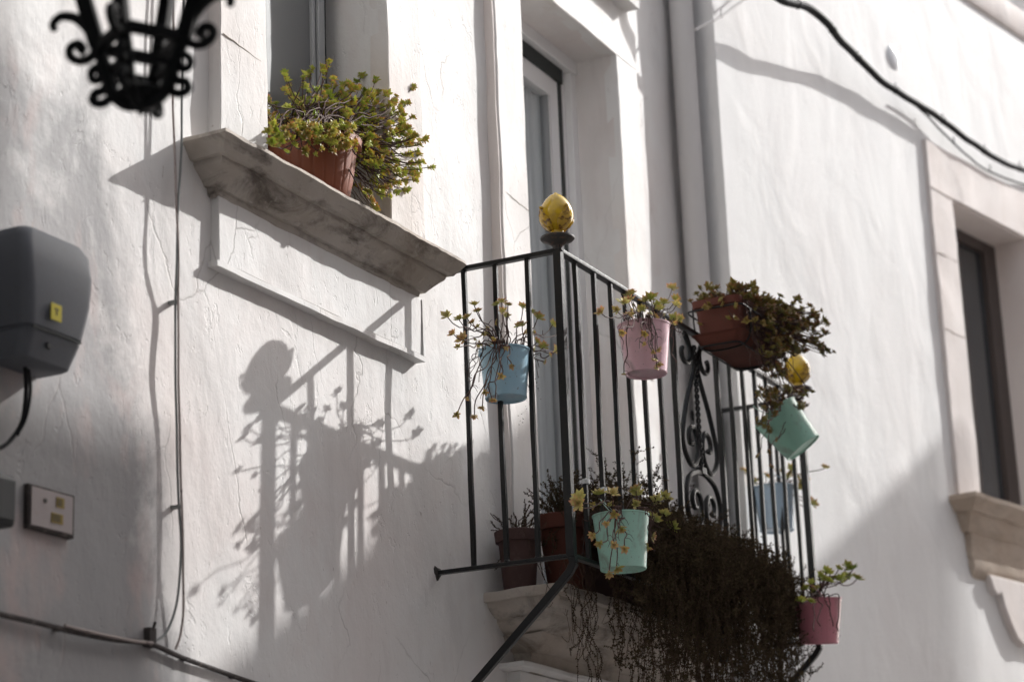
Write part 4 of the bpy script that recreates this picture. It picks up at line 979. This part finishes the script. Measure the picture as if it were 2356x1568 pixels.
x_ = MB(); x_.lathe([(0, 0), (.004, .008), (.010, .022), (.020, .030), (.032, .036), (.040, .046), (.030, .054), (.012, .060), (.008, .075), (0, .078)], 20); x_.build('drop_finial', M['lantern'], t, smooth='auto')
for i in range(4):
    o_ = Vector((math.cos(ph0+i*pi/2), math.sin(ph0+i*pi/2), 0)); UZ = Vector((0, 0, 1))
    f = lambda r, z: o_*r+UZ*z
    x_ = MB(); z1 = zz(88); z2 = zz(150)
    x_.tube(crom([f(.080, z1+.005), f(.095, z1+.035), f(.120, z1+.062), f(.148, z1+.070), f(.163, z1+.058), f(.160, z1+.046)], 6), [.0110-.0045*j/30 for j in range(31)], 8)
    x_.tube(crom([f(.078, z1), f(.095, z1-.016), f(.115, z1-.018), f(.130, z1-.006), f(.130, z1+.009), f(.116, z1+.014), f(.107, z1+.004), f(.114, z1-.004)], 6), .0082, 8)
    x_.tube(crom([f(.056, z2+.010), f(.078, z2+.014), f(.090, z2+.004), f(.088, z2-.009), f(.076, z2-.012), f(.070, z2-.002), f(.077, z2+.002)], 6), .0076, 8)
    x_.tube(crom([f(.052, z2), f(.066, z2-.030), f(.082, z2-.036), f(.086, z2-.050), f(.070, z2-.056), f(.054, z2-.046), f(.048, z2-.02)], 6), .0082, 8)
    x_.build('leaf_scroll', M['lantern'], t, smooth='auto')
x_ = MB(); zt = zz(-170); x_.lathe([(.12, zt), (.15, zt+.008), (.10, zt+.07), (.05, zt+.10), (.03, zt+.14), (0, zt+.15)], 4, Matrix.Rotation(ph0, 4, 'Z')); x_.build('cap', M['lantern'], t)
x_ = MB(); x_.tube([(0, 0, zt+.14), (0, 0, zt+.30)], .008, 8); x_.tube(crom([(0, 0, zt+.30), (0, .10, zt+.36), (0, .35, zt+.36), (0, -tipL.y/LK+.02, zt+.30)], 8), .013, 8)
x_.tube(crom([(0, .12, zt+.35), (0, .35, zt+.22), (0, .55, zt+.05), (0, -tipL.y/LK+.02, zt-.05)], 8), .009, 8); x_.build('wall_arm', M['lantern'], t, smooth='auto')

# ------------------------------------------------------------------ boxes on the wall
bx0, bx1, bz0, bz1 = 3.875, 4.142, 3.055, 3.378; D = .135
t = empty('meter_box', ((bx0+bx1)/2, 0, bz0), 'large rounded grey meter box with a yellow sticker, high on the left wall', 'meter box')
cx = (bx0+bx1)/2; hw = (bx1-bx0)/2; hh = bz1-bz0
def boxsec(z, e, dep):
    out = []
    n = 6; r = .03
    pts = [(-hw+e, .0), (-hw+e, -dep+r)] + [(-hw+e+r-r*math.cos(pi/2*i/n), -dep+r-r*math.sin(pi/2*i/n)) for i in range(1, n)] + [(-hw+e+r, -dep), (hw-e-r, -dep)] + [(hw-e-r+r*math.sin(pi/2*i/n), -dep+r-r*math.cos(pi/2*i/n)) for i in range(1, n)] + [(hw-e, -dep+r), (hw-e, 0)]
    return [Vector((a, b, z)) for a, b in pts]
x_ = MB(); ringloft(x_, [boxsec(.0, .045, .095), boxsec(.004, .038, .103), boxsec(hh*.20, .028, .128), boxsec(hh*.21, .031, .125), boxsec(hh*.225, .031, .125), boxsec(hh*.235, .024, .130), boxsec(hh*.5, .008, .140), boxsec(hh*.72, .0, .140), boxsec(hh*.90, .004, .132), boxsec(hh*.98, .020, .118), boxsec(hh, .040, .10)])
x_.build('case', M['box'], t, smooth='auto')
sx = P(116, 715, -.14).x-cx; sz = P(116, 715, -.14).z-bz0
x_ = MB(); x_.box(-hw+.04, hw-.045, -.1325, -.1275, hh*.205, hh*.217); x_.build('seam_line', M['gasket'], t)
x_ = MB(); x_.box(sx+.0, sx+.040, -.1425, -.1405, sz-.020, sz+.022); stk = x_.build('yellow_sticker', M['sticker'], t, bevel=.003)
x_ = MB(); x_.box(sx+.018, sx+.022, -.1435, -.1427, sz-.006, sz+.007); x_.box(sx+.012, sx+.028, -.1435, -.1427, sz+.0071, sz+.010); sub(x_.build('printed_mark', M['ink']), stk)
x_ = MB(); x_.lathe([(0, .004), (.007, .004), (.010, 0)], 16, Matrix.Translation((P(110, 812, -.12).x-cx, -.1215, .036)) @ Matrix.Rotation(pi/2, 4, 'X')); x_.build('lock', M['iron'], t, smooth='auto')
# cable loop under the meter box
x_ = MB(); cb = crom([P(58, 845, -.06), P(60, 900, -.035), P(52, 965, -.03), P(30, 1005, -.03), P(0, 1030, -.03), P(-60, 1045, -.02), P(-140, 1050, .01)], 8); x_.tube(cb, .0055, 8)
cb2 = crom([P(66, 850, -.07), P(70, 900, -.05), P(60, 960, -.04), P(40, 1000, -.035)], 8); x_.tube(cb2, .004, 8)
tag(x_.build('feed_cable', M['cable'], None, smooth=True), 'dark cable curling down to the left from under the grey meter box', 'cable')
# flat cover plate
q = [P(62, 1120), P(165, 1148), P(155, 1235), P(60, 1200)]
x0_, x1_, z0_, z1_ = 4.070, 4.228, 2.688, 2.782
t = empty('utility_cover', (x0_, 0, z0_), 'small pale square cover plate with two ochre labels on the left wall', 'cover plate')
x_ = MB(); x_.box(-.008, x1_-x0_+.010, -.010, .01, -.008, z1_-z0_+.006); x_.build('recess_frame', M['cable_m'], t, bevel=.002)
x_ = MB(); x_.box(0, x1_-x0_, -.0135, -.0105, 0, z1_-z0_); x_.build('cover', M['cover'], t, bevel=.004)
for a, b, c_, d_ in ((.092, .122, .058, .083), (.074, .118, .018, .042)):
    x_ = MB(); x_.box(a, b, -.0152, -.0139, c_, d_); s3 = x_.build('ochre_label', M['sticker_d'], t)
    for j in range(3): x_ = MB(); x_.box(a+.003, b-.010, -.0160, -.0153, c_+.005+j*.006, c_+.008+j*.006); sub(x_.build('printed_line', M['ink']), s3)
x_ = MB(); x_.lathe([(0, .003), (.005, .003), (.006, 0)], 12, Matrix.Translation((.050, -.0138, .066)) @ Matrix.Rotation(pi/2, 4, 'X')); x_.build('screw', M['iron_rust'], t)
# black box at the frame's edge
q0, q1 = P(41, 1100, -.07), P(41, 1195, -.07)
t = empty('junction_box', (q0.x-.16, 0, q1.z-.02), 'black rounded junction box cut by the left edge of the view', 'junction box')
x_ = MB(); x_.box(0, .16, -.07, .005, 0, q0.z-q1.z+.025); x_.build('case', M['box_d'], t, bevel=.012, seg=3)
x_ = MB(); x_.box(.012, .148, -.076, -.0705, .012, q0.z-q1.z+.013); x_.build('lid', M['box_d'], t, bevel=.004)

# ------------------------------------------------------------------ cables on the left wall
def cable(pts, r, mat, label, name='wall_cable', clips=()):
    x_ = MB(); pth = crom([P(a, b, y) for a, b, y in pts], 8)
    pth = [p+noise.noise_vector(p*5)*.003 for p in pth]; x_.tube(pth, r, 8)
    for a, b, y in clips: q = P(a, b, y); x_.box(q.x-.010, q.x+.008, q.y-.006, .004, q.z-.004, q.z+.004)
    return tag(x_.build(name, mat, None, smooth='auto'), label, 'cable')
cable([(436, -700, -.05), (430, -400, -.05), (424, -80, -.050), (421, 60, -.05), (420, 200, -.048), (417, 330, -.045), (410, 480, -.04), (406, 620, -.035), (403, 720, -.022), (404, 860, -.028), (407, 1000, -.024), (411, 1150, -.02), (415, 1260, -.022), (408, 1380, -.022), (385, 1450, -.018), (357, 1474, -.012)], .0034, M['cable_g'],
      'thin grey-green cable running down the wall past the sill end to the lower conduit', clips=[(405, 695, -.02), (411, 1165, -.018)])
cable([(386, -700, -.03), (392, -400, -.03), (398, -80, -.03), (400, 100, -.03), (399, 250, -.03), (404, 420, -.035), (410, 560, -.04), (410, 700, -.030), (411, 850, -.035), (414, 1000, -.028), (418, 1150, -.026), (420, 1290, -.025), (422, 1400, -.02), (415, 1460, -.014), (404, 1492, -.008)], .0034, M['cable_w'],
      'thin whitewashed wire hanging close beside the grey-green cable')
cable([(-1500, 1090, -.012), (-900, 1220, -.012), (-400, 1325, -.012), (-60, 1394, -.012), (0, 1412, -.012), (90, 1433, -.012), (170, 1452, -.012), (260, 1470, -.012), (345, 1480, -.012), (420, 1512, -.010), (500, 1542, -.010), (600, 1576, -.010), (680, 1604, -.010), (820, 1655, -.010), (980, 1720, .005)], .0072, M['cable_m'],
      'thick grimy cable bundle crossing the bottom left of the wall', 'cable_bundle', clips=[(140, 1446, -.012), (345, 1482, -.014), (430, 1515, -.012), (540, 1556, -.012)])
cable([(150, 1438, -.020), (220, 1455, -.022), (300, 1472, -.022), (350, 1478, -.022)], .004, M['cable_w'], 'short cream wire lying along the grimy cable bundle')
x_ = MB(); q = P(350, 1470, -.012); x_.box(-.016, .014, -.016, .01, -.02, .03); x_.tube([(0, -.012, .02), (.003, -.02, .045)], .004, 8)
o = x_.build('cable_clamp', M['cable_m'], None, bevel=.003); o.location = (q.x, 0, q.z); tag(o, 'rusty clamp where the thin wall cable meets the grimy bundle', 'clamp')

# ------------------------------------------------------------------ things on the right house
def rcable(pts, r, mat, label, name):
    x_ = MB(); pth = []
    for a, b, o in pts: q = PR(a, b, o); pth.append(RT0+RTT*q.x+RTN*o+Vector((0, 0, q.z)))
    pth = crom(pth, 10); pth = [p+noise.noise_vector(p*6)*.006 for p in pth]
    rr = [r[0]+(r[1]-r[0])*i/(len(pth)-1) for i in range(len(pth))]; x_.tube(pth, rr, 10)
    for i in range(12, len(pth), 17): x_.tube([pth[i]+Vector((0, 0, -.005)), pth[i]+Vector((.004, .0, .04))], .003, 5); x_.tube([pth[i]-Vector((.007, 0, 0)), pth[i]+Vector((.007, 0, 0))], rr[i]*1.12, 10)
    return tag(x_.build(name, mat, None, smooth='auto'), label, 'cable')
rcable([(1712, -420, -.01), (1708, -330, .05), (1690, -180, .12), (1700, -75, .14), (1790, -5, .145), (1860, 20, .14), (1905, 55, .135), (1940, 100, .10), (1975, 135, .075), (2020, 180, .06), (2080, 220, .06), (2150, 262, .06), (2200, 300, .06), (2260, 345, .055), (2310, 375, .055), (2356, 392, .055), (2420, 410, .05), (2560, 470, .04), (2750, 580, .03), (2950, 690, -.01)], (.021, .014), M['cable'],
       'thick black cable bundle looping down across the white wall at upper right', 'power_cable')
rcable([(2080, 222, .035), (2130, 262, .03), (2165, 300, .03), (2200, 335, .03), (2250, 378, .03), (2300, 405, .03), (2356, 425, .03), (2420, 440, .03)], (.005, .005), M['cable'],
       'thin dark wire sagging just below the thick black cable', 'power_cable')
rcable([(1600, 70, .03), (1650, 42, .04), (1690, 15, .05), (1730, -12, .06), (1790, -50, .08)], (.006, .006), M['pipe'],
       'pale thin wire running from the corner up out of the view', 'power_cable')
q = PR(2055, 133, 0); t = empty('wall_cover', RT0+RTT*q.x+Vector((0, 0, q.z)), 'round milky white cover fixed high on the white wall beside the black cable', 'wall fitting', rz=RAZ)
x_ = MB(); MM = Matrix.Rotation(pi/2, 4, 'X'); x_.lathe([(.066, 0), (.066, .004), (.058, .007)], 32, MM); x_.build('rim', M['lens_w'], t, smooth='auto')
x_ = MB(); x_.lathe([(.058, .0065), (.050, .010), (.035, .013), (.018, .0145), (0, .015)], 32, MM); x_.build('dome', M['lens_w'], t, smooth=True)
